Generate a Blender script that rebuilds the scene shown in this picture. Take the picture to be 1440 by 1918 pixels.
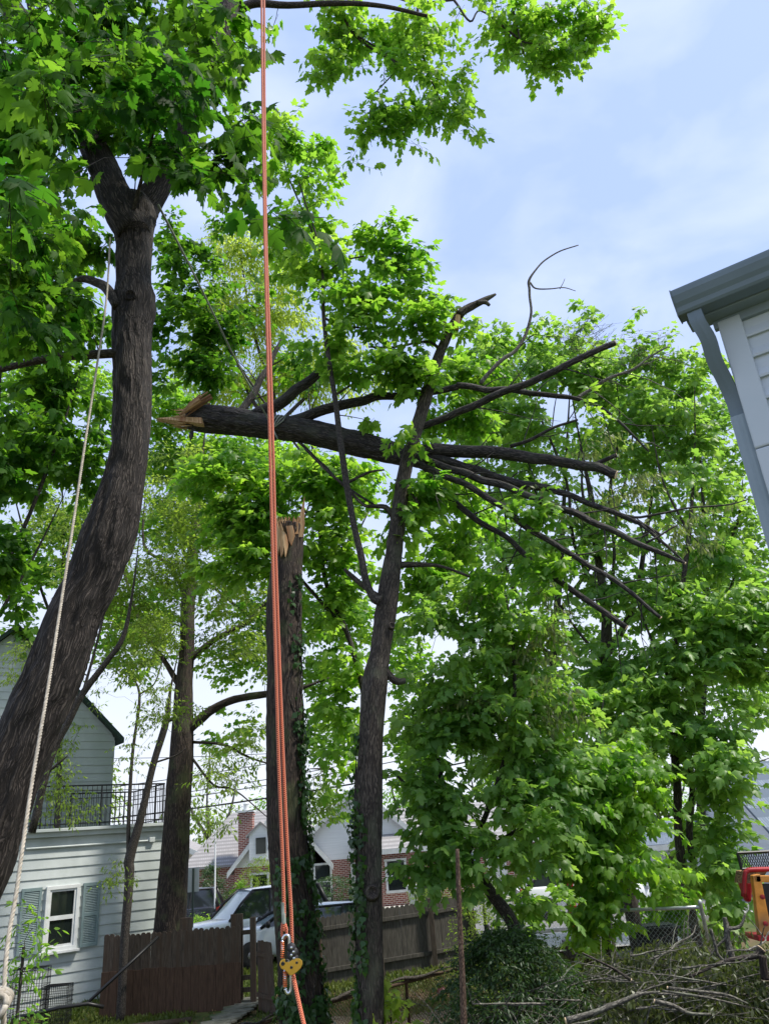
import bpy, math, random
import numpy as np
from mathutils import Matrix, Vector, noise as mn
for o in list(bpy.data.objects): bpy.data.objects.remove(o)
SC = bpy.context.scene; COL = SC.collection
random.seed(7); RNG = np.random.default_rng(7)
R = math.radians
# ------------------------------------------------------------------ camera
F = 1440.0; CX, CY = 720.0, 959.0; H = 3.4
up = Vector((-280.0, 3359.0, -F)).normalized()          # world up seen in camera axes
fw = Vector((0, 0, -1)); yy = (fw - up*fw.dot(up)).normalized(); xx = yy.cross(up)
M3 = Matrix((xx, yy, up))                                # camera vector -> world vector
cam_d = bpy.data.cameras.new('camera'); cam = bpy.data.objects.new('camera', cam_d); COL.objects.link(cam)
cam.matrix_world = Matrix.Translation((0, 0, H)) @ M3.to_4x4()
cam_d.sensor_fit = 'VERTICAL'; cam_d.sensor_height = 36; cam_d.lens = F/1918*36
cam_d.clip_start = 0.05; cam_d.clip_end = 2000
SC.camera = cam
SC.render.resolution_x = 768; SC.render.resolution_y = 1024
# ------------------------------------------------------------------ light
SUN_EL, SUN_AZ = R(58), R(98)      # azimuth from +Y towards +X
sd = Vector((math.sin(SUN_AZ)*math.cos(SUN_EL), math.cos(SUN_AZ)*math.cos(SUN_EL), math.sin(SUN_EL)))
sl = bpy.data.lights.new('sun', 'SUN'); sl.energy = 4.7; sl.angle = R(6); sl.color = (1, .94, .84)
so = bpy.data.objects.new('sun', sl); COL.objects.link(so); so.location = (0, 0, 60)
so.rotation_euler = sd.to_track_quat('Z', 'Y').to_euler()
W = bpy.data.worlds.new('World'); SC.world = W; W.use_nodes = True
nt = W.node_tree; N = nt.nodes; L = nt.links; N.clear()
wo = N.new('ShaderNodeOutputWorld'); bg = N.new('ShaderNodeBackground'); bg.inputs[1].default_value = 0.12
sky = N.new('ShaderNodeTexSky'); sky.sky_type = 'NISHITA'; sky.sun_disc = False
sky.sun_elevation = SUN_EL; sky.sun_rotation = SUN_AZ; sky.air_density = 1.0; sky.dust_density = 2.0; sky.ozone_density = 1.5
tc = N.new('ShaderNodeTexCoord'); mp = N.new('ShaderNodeMapping'); mp.inputs['Scale'].default_value = (1, 1, 1.8)
nz = N.new('ShaderNodeTexNoise'); nz.inputs['Scale'].default_value = 4.2; nz.inputs['Detail'].default_value = 5; nz.inputs['Roughness'].default_value = .5
nz.inputs['Distortion'].default_value = .3
rp = N.new('ShaderNodeValToRGB'); rp.color_ramp.elements[0].position = .44; rp.color_ramp.elements[0].color = (0, 0, 0, 1)
rp.color_ramp.elements[1].position = .66; rp.color_ramp.elements[1].color = (.62,)*3+(1,)
mx = N.new('ShaderNodeMix'); mx.data_type = 'RGBA'; mx.inputs['B'].default_value = (4.1, 5.35, 8.6, 1); mx.inputs['Factor'].default_value = .72
m2 = N.new('ShaderNodeMix'); m2.data_type = 'RGBA'; m2.inputs['B'].default_value = (5.7, 6.4, 8.8, 1)
L.new(tc.outputs['Generated'], mp.inputs[0]); L.new(mp.outputs[0], nz.inputs['Vector']); L.new(nz.outputs['Fac'], rp.inputs[0])
L.new(sky.outputs[0], mx.inputs['A']); L.new(mx.outputs['Result'], m2.inputs['A']); L.new(rp.outputs[0], m2.inputs['Factor']); sx_ = N.new('ShaderNodeSeparateXYZ'); L.new(tc.outputs['Generated'], sx_.inputs[0])
mr_ = N.new('ShaderNodeMapRange'); mr_.interpolation_type = 'SMOOTHSTEP'; mr_.inputs['From Min'].default_value = .0; mr_.inputs['From Max'].default_value = .62; mr_.inputs['To Min'].default_value = .95; mr_.inputs['To Max'].default_value = 0; L.new(sx_.outputs['Z'], mr_.inputs['Value'])
m4 = N.new('ShaderNodeMix'); m4.data_type = 'RGBA'; m4.inputs['B'].default_value = (6.6, 7.0, 7.7, 1); L.new(m2.outputs['Result'], m4.inputs['A']); L.new(mr_.outputs[0], m4.inputs['Factor'])
L.new(m4.outputs['Result'], bg.inputs[0]); L.new(bg.outputs[0], wo.inputs[0])
SC.view_settings.view_transform = 'Standard'; SC.view_settings.look = 'None'; SC.view_settings.gamma = 1
SC.view_settings.exposure = 0.36
SC.render.engine = 'CYCLES'
SC.cycles.max_bounces = 8; SC.cycles.diffuse_bounces = 6; SC.cycles.glossy_bounces = 2; SC.cycles.transmission_bounces = 5
SC.cycles.transparent_max_bounces = 8

# ------------------------------------------------------------------ geometry helpers
def ray(px, py):
    return M3 @ Vector((px-CX, -(py-CY), -F))
def P(px, py, Y):
    d = ray(px, py); return Vector((0, 0, H)) + d*(Y/d.y)
def S(p):                            # metres per photo pixel at p
    return (M3.transposed() @ (Vector(p)-Vector((0, 0, H)))).z/-F
def hor(px): return 1636-.0834*px
def tz(x, y):
    t = min(1, max(0, (y-19)/7)); return .45*t*t*(3-2*t)
def G(px, Y):                        # ground point in the column px
    y = Y*1.18; p = P(px, hor(px)+1440*(H-.1)/Y*1.0, y); return Vector((p.x, y, tz(p.x, y)))
def vn(p, s=1.0): return mn.noise(Vector(p)*s)

class MB:
    def __init__(s): s.v = []; s.f = []; s.n = 0; s.m = []; s.bk = []; s.hasbk = False; s.mi = 0
    def add(s, vs, fs, bk=None):
        vs = [tuple(v) for v in vs]; o = s.n
        s.v += vs; s.f += [tuple(i+o for i in f) for f in fs]; s.m += [s.mi]*len(fs); s.n += len(vs)
        if bk is not None: s.bk += [tuple(b) for b in bk]; s.hasbk = True
        else: s.bk += [tuple(v) for v in vs]
    def box(s, c, size, rz=0, M=None, ax=None):
        hx, hy, hz = [a/2 for a in size]; c = Vector(c)
        if ax is None:
            ax = (Vector((math.cos(rz), math.sin(rz), 0)), Vector((-math.sin(rz), math.cos(rz), 0)), Vector((0, 0, 1)))
        vs = [c+ax[0]*hx*a+ax[1]*hy*b+ax[2]*hz*d for a in (-1, 1) for b in (-1, 1) for d in (-1, 1)]
        s.add(vs, [(0,1,3,2),(4,6,7,5),(0,4,5,1),(2,3,7,6),(0,2,6,4),(1,5,7,3)])
    def poly_extrude(s, pts, off):
        n = len(pts); off = Vector(off); pts = [Vector(p) for p in pts]
        s.add(pts+[p+off for p in pts], [tuple(range(n))[::-1], tuple(range(n, 2*n))]+[(i, (i+1) % n, n+(i+1) % n, n+i) for i in range(n)])
    def tube(s, pts, rad, sides=8, cap=True, disp=None, twist=0):
        pts = [Vector(p) for p in pts]; n = len(pts)
        if not hasattr(rad, '__len__'): rad = [rad]*n
        t0 = (pts[1]-pts[0]).normalized()
        a = t0.orthogonal().normalized(); vs = []; bk = []; ln = 0; off = random.random()*50
        for i in range(n):
            t = (pts[min(i+1, n-1)]-pts[max(i-1, 0)]).normalized()
            a = (a-t*a.dot(t)).normalized(); b = t.cross(a)
            if i: ln += (pts[i]-pts[i-1]).length
            for k in range(sides):
                th = 2*math.pi*k/sides; r = rad[i]
                c_, s_ = math.cos(th), math.sin(th); q = (c_*rad[i]+off, s_*rad[i], ln)
                if disp: r = r+disp(c_, s_, rad[i], ln, off)
                vs.append(pts[i]+(a*c_+b*s_)*r); bk.append(q)
        fs = [(i*sides+k, i*sides+(k+1) % sides, (i+1)*sides+(k+1) % sides, (i+1)*sides+k) for i in range(n-1) for k in range(sides)]
        if cap: fs += [tuple(range(sides))[::-1], tuple(range((n-1)*sides, n*sides))]
        s.add(vs, fs, bk)
    def lathe(s, prof, c, axis=(0, 0, 1), sides=20):
        c = Vector(c); t = Vector(axis).normalized(); a = t.orthogonal().normalized(); b = t.cross(a)
        vs = []; n = len(prof)
        for r, h in prof:
            for k in range(sides):
                th = 2*math.pi*k/sides; vs.append(c+t*h+(a*math.cos(th)+b*math.sin(th))*r)
        fs = [(i*sides+k, i*sides+(k+1) % sides, (i+1)*sides+(k+1) % sides, (i+1)*sides+k) for i in range(n-1) for k in range(sides)]
        fs += [tuple(range(sides))[::-1], tuple(range((n-1)*sides, n*sides))]
        s.add(vs, fs)
    def build(s, name, mats, parent=None, smooth=False, bevel=0):
        me = bpy.data.meshes.new(name)
        org = PLOC.get(parent.name, Vector((0, 0, 0))) if parent else Vector((0, 0, 0))
        v = np.array(s.v, dtype=np.float32)-np.array(org, dtype=np.float32)
        me.from_pydata(v.tolist(), [], s.f)
        if not isinstance(mats, (list, tuple)): mats = [mats]
        for m in mats: me.materials.append(m)
        if len(mats) > 1: me.polygons.foreach_set('material_index', s.m)
        if True:
            at = me.attributes.new('bark', 'FLOAT_VECTOR', 'POINT'); at.data.foreach_set('vector', np.array(s.bk, dtype=np.float32).ravel())
        if smooth: me.polygons.foreach_set('use_smooth', [True]*len(me.polygons))
        me.update()
        o = bpy.data.objects.new(name, me); COL.objects.link(o)
        if parent: o.parent = parent; PLOC[o.name] = org
        if bevel:
            b = o.modifiers.new('bevel', 'BEVEL'); b.width = bevel; b.segments = 2; b.limit_method = 'ANGLE'
        return o
PLOC = {}
def thing(name, label, cat, loc, group=None):
    o = bpy.data.objects.new(name, None); COL.objects.link(o); o.location = loc; o.empty_display_size = .1
    o['label'] = label; o['category'] = cat
    if group: o['group'] = group
    PLOC[o.name] = Vector(loc); return o
def tag(o, label, cat, group=None, kind=None):
    o['label'] = label; o['category'] = cat
    if group: o['group'] = group
    if kind: o['kind'] = kind
    return o
def struct(o): o['kind'] = 'structure'; return o

def cr(pts, n=6):                    # catmull-rom over tuples
    A = [np.array(p, dtype=float) for p in pts]
    if len(A) < 3: n = max(n, 3)
    A = [2*A[0]-A[1]]+A+[2*A[-1]-A[-2]]; out = []
    for i in range(1, len(A)-2):
        for k in range(n):
            t = k/n; p0, p1, p2, p3 = A[i-1:i+3]
            out.append(.5*((2*p1)+(-p0+p2)*t+(2*p0-5*p1+4*p2-p3)*t*t+(-p0+3*p1-3*p2+p3)*t**3))
    out.append(A[-2]); return out
def trace(rows, Y=None, n=6):        # rows: (px, py, width px[, Y]) -> points, radii
    q = []
    for r in rows:
        y = r[3] if len(r) > 3 else Y; p = P(r[0], r[1], y); q.append((p.x, p.y, p.z, r[2]*S(p)/2))
    c = cr(q, n); return [Vector(a[:3]) for a in c], [max(.002, a[3]) for a in c]

# ------------------------------------------------------------------ materials
def mat(name, rough=.7, col=(.5, .5, .5), metal=0, spec=None, **k):
    m = bpy.data.materials.new(name); m.use_nodes = True; b = m.node_tree.nodes['Principled BSDF']
    b.inputs['Base Color'].default_value = (*col, 1); b.inputs['Roughness'].default_value = rough; b.inputs['Metallic'].default_value = metal
    if spec is not None: b.inputs['Specular IOR Level'].default_value = spec
    for kk, v in k.items(): b.inputs[kk].default_value = v
    return m
def nmat(name, c1, c2, scale=6, rough=.8, bump=.3, dist=.01, attr=None, stretch=(1, 1, 1), detail=6, c3=None, lo=.35, hi=.65, metal=0, spec=.3, rr=0):
    m = mat(name, rough, c1, metal, spec); t = m.node_tree; n = t.nodes; l = t.links; b = n['Principled BSDF']
    if attr: tc = n.new('ShaderNodeAttribute'); tc.attribute_name = attr; vec = tc.outputs['Vector']
    else: tc = n.new('ShaderNodeTexCoord'); vec = tc.outputs['Object']
    mp = n.new('ShaderNodeMapping'); mp.inputs['Scale'].default_value = stretch; l.new(vec, mp.inputs[0])
    no = n.new('ShaderNodeTexNoise'); no.inputs['Scale'].default_value = scale; no.inputs['Detail'].default_value = detail; no.inputs['Roughness'].default_value = .62
    l.new(mp.outputs[0], no.inputs['Vector'])
    r = n.new('ShaderNodeValToRGB'); e = r.color_ramp.elements; e[0].position = lo; e[0].color = (*c1, 1); e[1].position = hi; e[1].color = (*c2, 1)
    l.new(no.outputs['Fac'], r.inputs[0]); out = r.outputs[0]
    if c3:
        n2 = n.new('ShaderNodeTexNoise'); n2.inputs['Scale'].default_value = scale*.13; n2.inputs['Detail'].default_value = 3; l.new(mp.outputs[0], n2.inputs['Vector'])
        r2 = n.new('ShaderNodeValToRGB'); r2.color_ramp.elements[0].position = .48; r2.color_ramp.elements[1].position = .62; l.new(n2.outputs['Fac'], r2.inputs[0])
        mx = n.new('ShaderNodeMix'); mx.data_type = 'RGBA'; mx.inputs['B'].default_value = (*c3, 1); l.new(out, mx.inputs['A']); l.new(r2.outputs[0], mx.inputs['Factor']); out = mx.outputs['Result']
    l.new(out, b.inputs['Base Color'])
    if bump:
        bm = n.new('ShaderNodeBump'); bm.inputs['Strength'].default_value = bump; bm.inputs['Distance'].default_value = dist; l.new(no.outputs['Fac'], bm.inputs['Height']); l.new(bm.outputs[0], b.inputs['Normal'])
    return m
def bark(name, dark, light, moss=None, sc=26, dist=.02, st=.05, rough=.8):
    m = mat(name, rough, dark, 0, .35); t = m.node_tree; n = t.nodes; l = t.links; b = n['Principled BSDF']
    at = n.new('ShaderNodeAttribute'); at.attribute_name = 'bark'
    nd = n.new('ShaderNodeTexNoise'); nd.inputs['Scale'].default_value = 5; nd.inputs['Detail'].default_value = 2; l.new(at.outputs['Vector'], nd.inputs['Vector'])
    va = n.new('ShaderNodeVectorMath'); va.operation = 'MULTIPLY_ADD'; va.inputs[1].default_value = (.07, .07, .0); l.new(nd.outputs['Color'], va.inputs[0]); l.new(at.outputs['Vector'], va.inputs[2])
    mp = n.new('ShaderNodeMapping'); mp.inputs['Scale'].default_value = (1, 1, st); l.new(va.outputs[0], mp.inputs[0])
    m3 = n.new('ShaderNodeMapping'); m3.inputs['Scale'].default_value = (1, 1, min(1, st*4)); l.new(va.outputs[0], m3.inputs[0])
    vo = n.new('ShaderNodeTexVoronoi'); vo.feature = 'DISTANCE_TO_EDGE'; vo.inputs['Scale'].default_value = sc; l.new(mp.outputs[0], vo.inputs['Vector'])
    no = n.new('ShaderNodeTexNoise'); no.inputs['Scale'].default_value = sc*1.3; no.inputs['Detail'].default_value = 8; no.inputs['Roughness'].default_value = .75; l.new(m3.outputs[0], no.inputs['Vector'])
    nb = n.new('ShaderNodeTexNoise'); nb.inputs['Scale'].default_value = sc*.75; nb.inputs['Detail'].default_value = 5; nb.inputs['Roughness'].default_value = .6; l.new(mp.outputs[0], nb.inputs['Vector'])
    sm = n.new('ShaderNodeMapRange'); sm.inputs['From Max'].default_value = .3; sm.interpolation_type = 'SMOOTHSTEP'; l.new(vo.outputs['Distance'], sm.inputs['Value'])
    a1 = n.new('ShaderNodeMath'); a1.operation = 'MULTIPLY_ADD'; a1.inputs[1].default_value = .55; a1.inputs[2].default_value = 0; l.new(sm.outputs[0], a1.inputs[0])
    a2 = n.new('ShaderNodeMath'); a2.operation = 'MULTIPLY_ADD'; a2.inputs[1].default_value = .65; l.new(nb.outputs['Fac'], a2.inputs[0]); l.new(a1.outputs[0], a2.inputs[2])
    ad = n.new('ShaderNodeMath'); ad.operation = 'MULTIPLY'; l.new(a2.outputs[0], ad.inputs[0]); l.new(no.outputs['Fac'], ad.inputs[1])
    r = n.new('ShaderNodeValToRGB'); e = r.color_ramp.elements; e[0].position = .12; e[0].color = (*[c*.3 for c in dark], 1); e[1].position = .62; e[1].color = (*light, 1)
    k = e.new(.34); k.color = (*dark, 1); l.new(ad.outputs[0], r.inputs[0]); out = r.outputs[0]
    if moss:
        n2 = n.new('ShaderNodeTexNoise'); n2.inputs['Scale'].default_value = 2.2; n2.inputs['Detail'].default_value = 5; l.new(at.outputs['Vector'], n2.inputs['Vector'])
        r2 = n.new('ShaderNodeValToRGB'); r2.color_ramp.elements[0].position = .52; r2.color_ramp.elements[1].position = .68; r2.color_ramp.elements[1].color = (.6, .6, .6, 1); l.new(n2.outputs['Fac'], r2.inputs[0])
        mx = n.new('ShaderNodeMix'); mx.data_type = 'RGBA'; mx.inputs['B'].default_value = (*moss, 1); l.new(out, mx.inputs['A']); l.new(r2.outputs[0], mx.inputs['Factor']); out = mx.outputs['Result']
    l.new(out, b.inputs['Base Color'])
    bm = n.new('ShaderNodeBump'); bm.inputs['Strength'].default_value = .9; bm.inputs['Distance'].default_value = dist; l.new(ad.outputs[0], bm.inputs['Height']); l.new(bm.outputs[0], b.inputs['Normal'])
    return m
def leafmat(name, ca, cb, ta, tb, rough=.42, tr=.5, spec=.45):
    m = mat(name, rough, ca, 0, spec); t = m.node_tree; n = t.nodes; l = t.links; b = n['Principled BSDF']; out = n['Material Output']
    at = n.new('ShaderNodeAttribute'); at.attribute_name = 'lv'
    def ramp(x, y):
        r = n.new('ShaderNodeValToRGB'); r.color_ramp.elements[0].color = (*x, 1); r.color_ramp.elements[1].color = (*y, 1); l.new(at.outputs['Fac'], r.inputs[0]); return r.outputs[0]
    l.new(ramp(ca, cb), b.inputs['Base Color'])
    tn = n.new('ShaderNodeBsdfTranslucent'); l.new(ramp(ta, tb), tn.inputs['Color'])
    ms = n.new('ShaderNodeMixShader'); ms.inputs[0].default_value = tr
    l.new(b.outputs[0], ms.inputs[1]); l.new(tn.outputs[0], ms.inputs[2]); l.new(ms.outputs[0], out.inputs['Surface'])
    return m
def brickmat(name, sc=1.0):
    m = mat(name, .85); t = m.node_tree; n = t.nodes; l = t.links; b = n['Principled BSDF']
    tc = n.new('ShaderNodeTexCoord'); mp = n.new('ShaderNodeMapping'); mp.inputs['Rotation'].default_value = (R(90), 0, 0); l.new(tc.outputs['Object'], mp.inputs[0])
    br = n.new('ShaderNodeTexBrick'); br.inputs['Scale'].default_value = sc; br.inputs['Color1'].default_value = (.26, .07, .05, 1); br.inputs['Color2'].default_value = (.17, .045, .035, 1)
    br.inputs['Mortar'].default_value = (.5, .45, .4, 1); br.inputs['Brick Width'].default_value = .24; br.inputs['Row Height'].default_value = .085; br.inputs['Mortar Size'].default_value = .012
    l.new(mp.outputs[0], br.inputs['Vector']); l.new(br.outputs['Color'], b.inputs['Base Color']); return m
def shingle(name, c1, c2):
    m = mat(name, .9); t = m.node_tree; n = t.nodes; l = t.links; b = n['Principled BSDF']
    tc = n.new('ShaderNodeTexCoord'); mp = n.new('ShaderNodeMapping'); mp.inputs['Rotation'].default_value = (R(60), 0, 0); l.new(tc.outputs['Object'], mp.inputs[0])
    br = n.new('ShaderNodeTexBrick'); br.inputs['Scale'].default_value = 1; br.inputs['Color1'].default_value = (*c1, 1); br.inputs['Color2'].default_value = (*c2, 1)
    br.inputs['Mortar'].default_value = (*[c*.75 for c in c1], 1); br.inputs['Brick Width'].default_value = .1; br.inputs['Row Height'].default_value = .045; br.inputs['Mortar Size'].default_value = .012
    l.new(mp.outputs[0], br.inputs['Vector']); l.new(br.outputs['Color'], b.inputs['Base Color']); return m
M = {}
M['bark1'] = bark('bark_dark_furrowed', (.028, .021, .017), (.15, .125, .105), sc=54, dist=.03)
M['bark2'] = bark('bark_brown', (.04, .028, .022), (.15, .112, .085), (.07, .085, .035), sc=38, dist=.03)
M['bark3'] = bark('bark_grey', (.055, .044, .036), (.23, .195, .16), (.1, .11, .07), sc=62, dist=.02)
M['barkf'] = bark('bark_fallen', (.035, .03, .028), (.15, .13, .118), (.06, .065, .045), sc=46, dist=.02, st=.1)
M['barkt'] = bark('bark_thin', (.05, .042, .036), (.12, .105, .09), sc=40, dist=.008, st=.4)
M['barkg'] = bark('bark_lichen', (.13, .12, .1), (.29, .27, .23), (.2, .22, .16), sc=40, dist=.008, st=.4)
M['wood'] = nmat('splintered_wood', (.36, .2, .09), (.72, .52, .3), 14, .8, .8, .02, 'bark', (2, 2, .12), c3=(.3, .13, .06))
M['wood2'] = nmat('torn_fibres', (.16, .08, .035), (.55, .34, .17), 16, .85, .9, .02, 'bark', (2, 2, .2), c3=(.2, .1, .05))
M['woodd'] = nmat('torn_weathered_wood', (.14, .075, .04), (.5, .3, .15), 18, .85, .9, .02, None, (1, 1, 3), c3=(.09, .05, .03), lo=.4, hi=.68)
M['cut'] = nmat('fresh_cut_wood', (.6, .42, .24), (.78, .62, .42), 30, .8, .2, .004)
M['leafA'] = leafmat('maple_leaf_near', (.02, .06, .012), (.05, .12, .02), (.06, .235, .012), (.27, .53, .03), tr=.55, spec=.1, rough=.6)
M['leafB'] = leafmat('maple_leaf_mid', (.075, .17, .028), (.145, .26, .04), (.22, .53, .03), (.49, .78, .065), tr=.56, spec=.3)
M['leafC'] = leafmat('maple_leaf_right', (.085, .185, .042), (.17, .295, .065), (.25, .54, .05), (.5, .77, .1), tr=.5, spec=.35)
M['leafS'] = leafmat('small_leaf', (.085, .135, .025), (.15, .215, .04), (.3, .5, .035), (.5, .68, .08), tr=.56, spec=.3)
M['leafY'] = leafmat('yellow_green_leaf', (.16, .24, .03), (.24, .32, .05), (.5, .7, .06), (.7, .85, .12), tr=.6, spec=.3)
M['leafW'] = leafmat('wilted_leaf', (.1, .13, .045), (.18, .21, .075), (.2, .32, .05), (.35, .46, .09), tr=.45)
M['leafP'] = leafmat('dying_leaf_shaded', (.025, .042, .013), (.085, .105, .03), (.06, .1, .016), (.18, .23, .045), tr=.35)  # dying leaves of the brush pile, with its shade put into the colour
M['leafI'] = leafmat('ivy_leaf', (.02, .055, .018), (.04, .1, .028), (.06, .16, .02), (.12, .3, .03), tr=.35, rough=.35)
M['leafD'] = leafmat('dark_shrub_leaf', (.02, .05, .015), (.045, .09, .025), (.05, .14, .02), (.12, .24, .03), tr=.35)
M['grass'] = leafmat('grass_blade', (.05, .085, .012), (.11, .14, .025), (.12, .2, .02), (.24, .3, .05), tr=.35, rough=.6)
M['ground'] = nmat('lawn_soil', (.035, .055, .012), (.085, .11, .022), 3.5, .95, .6, .03, c3=(.12, .085, .045), detail=9)
M['road'] = nmat('asphalt', (.14, .14, .14), (.2, .2, .2), 30, .9, .3, .01)
M['conc'] = nmat('concrete', (.4, .38, .34), (.55, .53, .49), 6, .9, .3, .01)
M['stone'] = nmat('path_stone', (.1, .1, .075), (.2, .19, .15), 5, .9, .6, .02, c3=(.06, .09, .03))
M['siding'] = nmat('painted_siding_weathered', (.42, .46, .455), (.54, .58, .575), 2.2, .6, .12, .004, stretch=(1, 1, .6), c3=(.33, .37, .345), lo=.3, hi=.7)
M['trimw'] = nmat('white_trim', (.55, .57, .56), (.68, .7, .7), 4, .5, .05, .002)
M['shut'] = nmat('blue_grey_shutter', (.15, .215, .22), (.21, .275, .28), 5, .55, .1, .003)
M['glassd'] = mat('window_glass', .06, (.012, .018, .016), 0, .9)
M['glassc'] = mat('car_glass', .05, (.02, .025, .028), 0, .8)
M['glassw'] = mat('windshield_glass', .08, (.34, .42, .47), 0, .9)
M['blackm'] = mat('black_metal', .45, (.015, .015, .016), .3, .5)
M['vinyl'] = nmat('vinyl_siding', (.47, .53, .58), (.52, .57, .62), 2, .45, .05, .002)
M['gutter'] = nmat('aluminium_gutter', (.16, .215, .26), (.21, .27, .32), 5, .42, .08, .002, c3=(.14, .185, .22))
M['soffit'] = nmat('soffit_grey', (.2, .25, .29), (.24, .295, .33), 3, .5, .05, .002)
M['fence_shaded'] = nmat('grey_boards_shaded', (.035, .032, .026), (.095, .088, .074), 5, .88, .5, .006, stretch=(9, 9, .8), detail=8)  # greyer boards for the right fence, tree shade darkened into the colour
M['soil'] = nmat('bare_soil', (.13, .095, .055), (.27, .21, .13), 6, .95, .7, .03, c3=(.1, .1, .04), detail=9)
M['stemr'] = bark('reddish_stem', (.13, .08, .055), (.26, .18, .13), sc=40, dist=.005, st=.4)
M['pipe'] = nmat('pipe_grey', (.24, .3, .345), (.28, .34, .385), 3, .5, .05, .002)
M['fence'] = nmat('weathered_boards', (.04, .03, .021), (.11, .084, .062), 5, .85, .5, .006, stretch=(9, 9, .8), c3=(.07, .046, .03), detail=8)
M['fencer'] = nmat('reddish_boards', (.045, .026, .016), (.1, .058, .036), 5, .85, .5, .006, stretch=(9, 9, .8), detail=8)
M['galv'] = nmat('galvanised_wire', (.32, .34, .34), (.5, .52, .52), 20, .45, 0, metal=.6)
M['rust'] = nmat('rusty_wire', (.03, .018, .011), (.08, .048, .03), 20, .8, .2, .002)
M['wpaint'] = mat('white_car_paint', .25, (.72, .75, .78), 0, .6, **{'Coat Weight': .6})
M['bpaint'] = mat('dark_car_paint', .25, (.012, .013, .02), 0, .6, **{'Coat Weight': .6})
M['tyre'] = mat('tyre_rubber', .8, (.02, .02, .02))
M['rim'] = mat('alloy_rim', .35, (.5, .5, .52), .8)
M['lamp'] = mat('lamp_lens', .15, (.5, .52, .55), 0, .8)
M['redlamp'] = mat('red_lamp_lens', .2, (.5, .02, .02), 0, .7)
M['brick'] = brickmat('red_brick')
M['shg'] = shingle('grey_shingles', (.3, .29, .29), (.36, .35, .35))
M['shb'] = shingle('blue_shingles', (.13, .17, .22), (.2, .24, .29))
M['shd'] = shingle('dark_green_roof_edge', (.03, .06, .045), (.05, .08, .06))
M['hwhite'] = nmat('white_boards', (.68, .7, .72), (.78, .8, .82), 2, .6, .1, .004, stretch=(.3, .3, 8))
M['hcream'] = nmat('cream_boards', (.66, .6, .46), (.75, .69, .55), 2, .6, .1, .004, stretch=(.3, .3, 8))
M['pole'] = mat('dark_green_post', .6, (.03, .05, .04))
M['signb'] = nmat('aluminium_sign_back', (.5, .53, .55), (.62, .64, .66), 3, .45, .05, .002, metal=.2)
M['ropew'] = nmat('white_rope_fibre', (.24, .21, .165), (.46, .42, .35), 60, .95, .5, .003, 'bark', (1, 1, .4))
M['ropet'] = nmat('grey_green_rope', (.17, .2, .17), (.36, .39, .34), 50, .95, .4, .002, 'bark')
M['gold'] = mat('gold_anodised', .28, (.72, .42, .07), .9)
M['steel'] = mat('polished_steel', .22, (.62, .64, .66), .95)
M['orangem'] = mat('orange_anodised', .35, (.62, .14, .03), .5)
M['redp'] = nmat('red_machine_paint', (.3, .012, .02), (.42, .02, .03), 6, .5, .2, .003, c3=(.2, .02, .02))
M['orp'] = nmat('orange_machine_paint', (.5, .2, .03), (.68, .29, .05), 9, .55, .2, .003, c3=(.3, .16, .06))
M['binm'] = nmat('black_plastic', (.015, .015, .017), (.03, .03, .032), 8, .5, .1, .002)
M['maroon'] = mat('maroon_vinyl', .3, (.1, .01, .012), 0, .6)
def ropemat():
    m = mat('orange_braided_rope', .75, (.6, .13, .05), 0, .25, **{'Sheen Weight': .3}); t = m.node_tree; n = t.nodes; l = t.links; b = n['Principled BSDF']
    at = n.new('ShaderNodeAttribute'); at.attribute_name = 'bark'
    outs = []
    for d in (1, -1):
        mp = n.new('ShaderNodeMapping'); mp.inputs['Rotation'].default_value = (0, d*R(35), 0); l.new(at.outputs['Vector'], mp.inputs[0])
        w = n.new('ShaderNodeTexWave'); w.inputs['Scale'].default_value = 55; w.bands_direction = 'Z'; l.new(mp.outputs[0], w.inputs['Vector']); outs.append(w.outputs['Fac'])
    mu = n.new('ShaderNodeMath'); mu.operation = 'MULTIPLY'; l.new(outs[0], mu.inputs[0]); l.new(outs[1], mu.inputs[1])
    r = n.new('ShaderNodeValToRGB'); e = r.color_ramp.elements; e[0].color = (.3, .05, .03, 1); e[1].color = (.85, .27, .12, 1); e[1].position = .6; l.new(mu.outputs[0], r.inputs[0]); l.new(r.outputs[0], b.inputs['Base Color'])
    bm = n.new('ShaderNodeBump'); bm.inputs['Strength'].default_value = .6; bm.inputs['Distance'].default_value = .002; l.new(mu.outputs[0], bm.inputs['Height']); l.new(bm.outputs[0], b.inputs['Normal'])
    return m
M['ropeo'] = ropemat()

# ------------------------------------------------------------------ leaves
def tmpl(half, cen, fold=.18, curl=.18):
    rt = half; lt = [(-x, y) for x, y in half[::-1] if abs(x) > 1e-6]
    out = rt+lt; vs = [cen]+out
    V = np.array([(x, y, -fold*abs(x)-curl*y*y+(.05 if abs(x) > .3 else 0)) for x, y in vs], dtype=np.float32)
    n = len(out); T = np.array([(0, 1+(i+1) % n, 1+i) for i in range(n)], dtype=np.int32); T = T[:, ::-1]
    return V, T
LEAF_HI = tmpl([(0, 0), (.13, -.1), (.33, -.14), (.34, .03), (.5, .1), (.47, .26), (.66, .54), (.5, .53), (.42, .66), (.28, .5), (.26, .62), (.27, .78), (.12, .8), (0, 1.06)], (0, .3), .25, .25)
LEAF_MD = tmpl([(0, 0), (.34, -.1), (.37, .14), (.62, .5), (.29, .5), (.25, .78), (0, 1.05)], (0, .3), .25, .22)
LEAF_LO = tmpl([(0, 0), (.42, .05), (.52, .5), (.16, .6), (0, 1.0)], (0, .3))
LEAF_NA = tmpl([(0, 0), (.2, .3), (.17, .65), (0, 1.0)], (0, .4))
LEAF_IV = tmpl([(0, 0), (.4, .05), (.38, .4), (.15, .55), (0, .95)], (0, .3), .1, .1)
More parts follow.
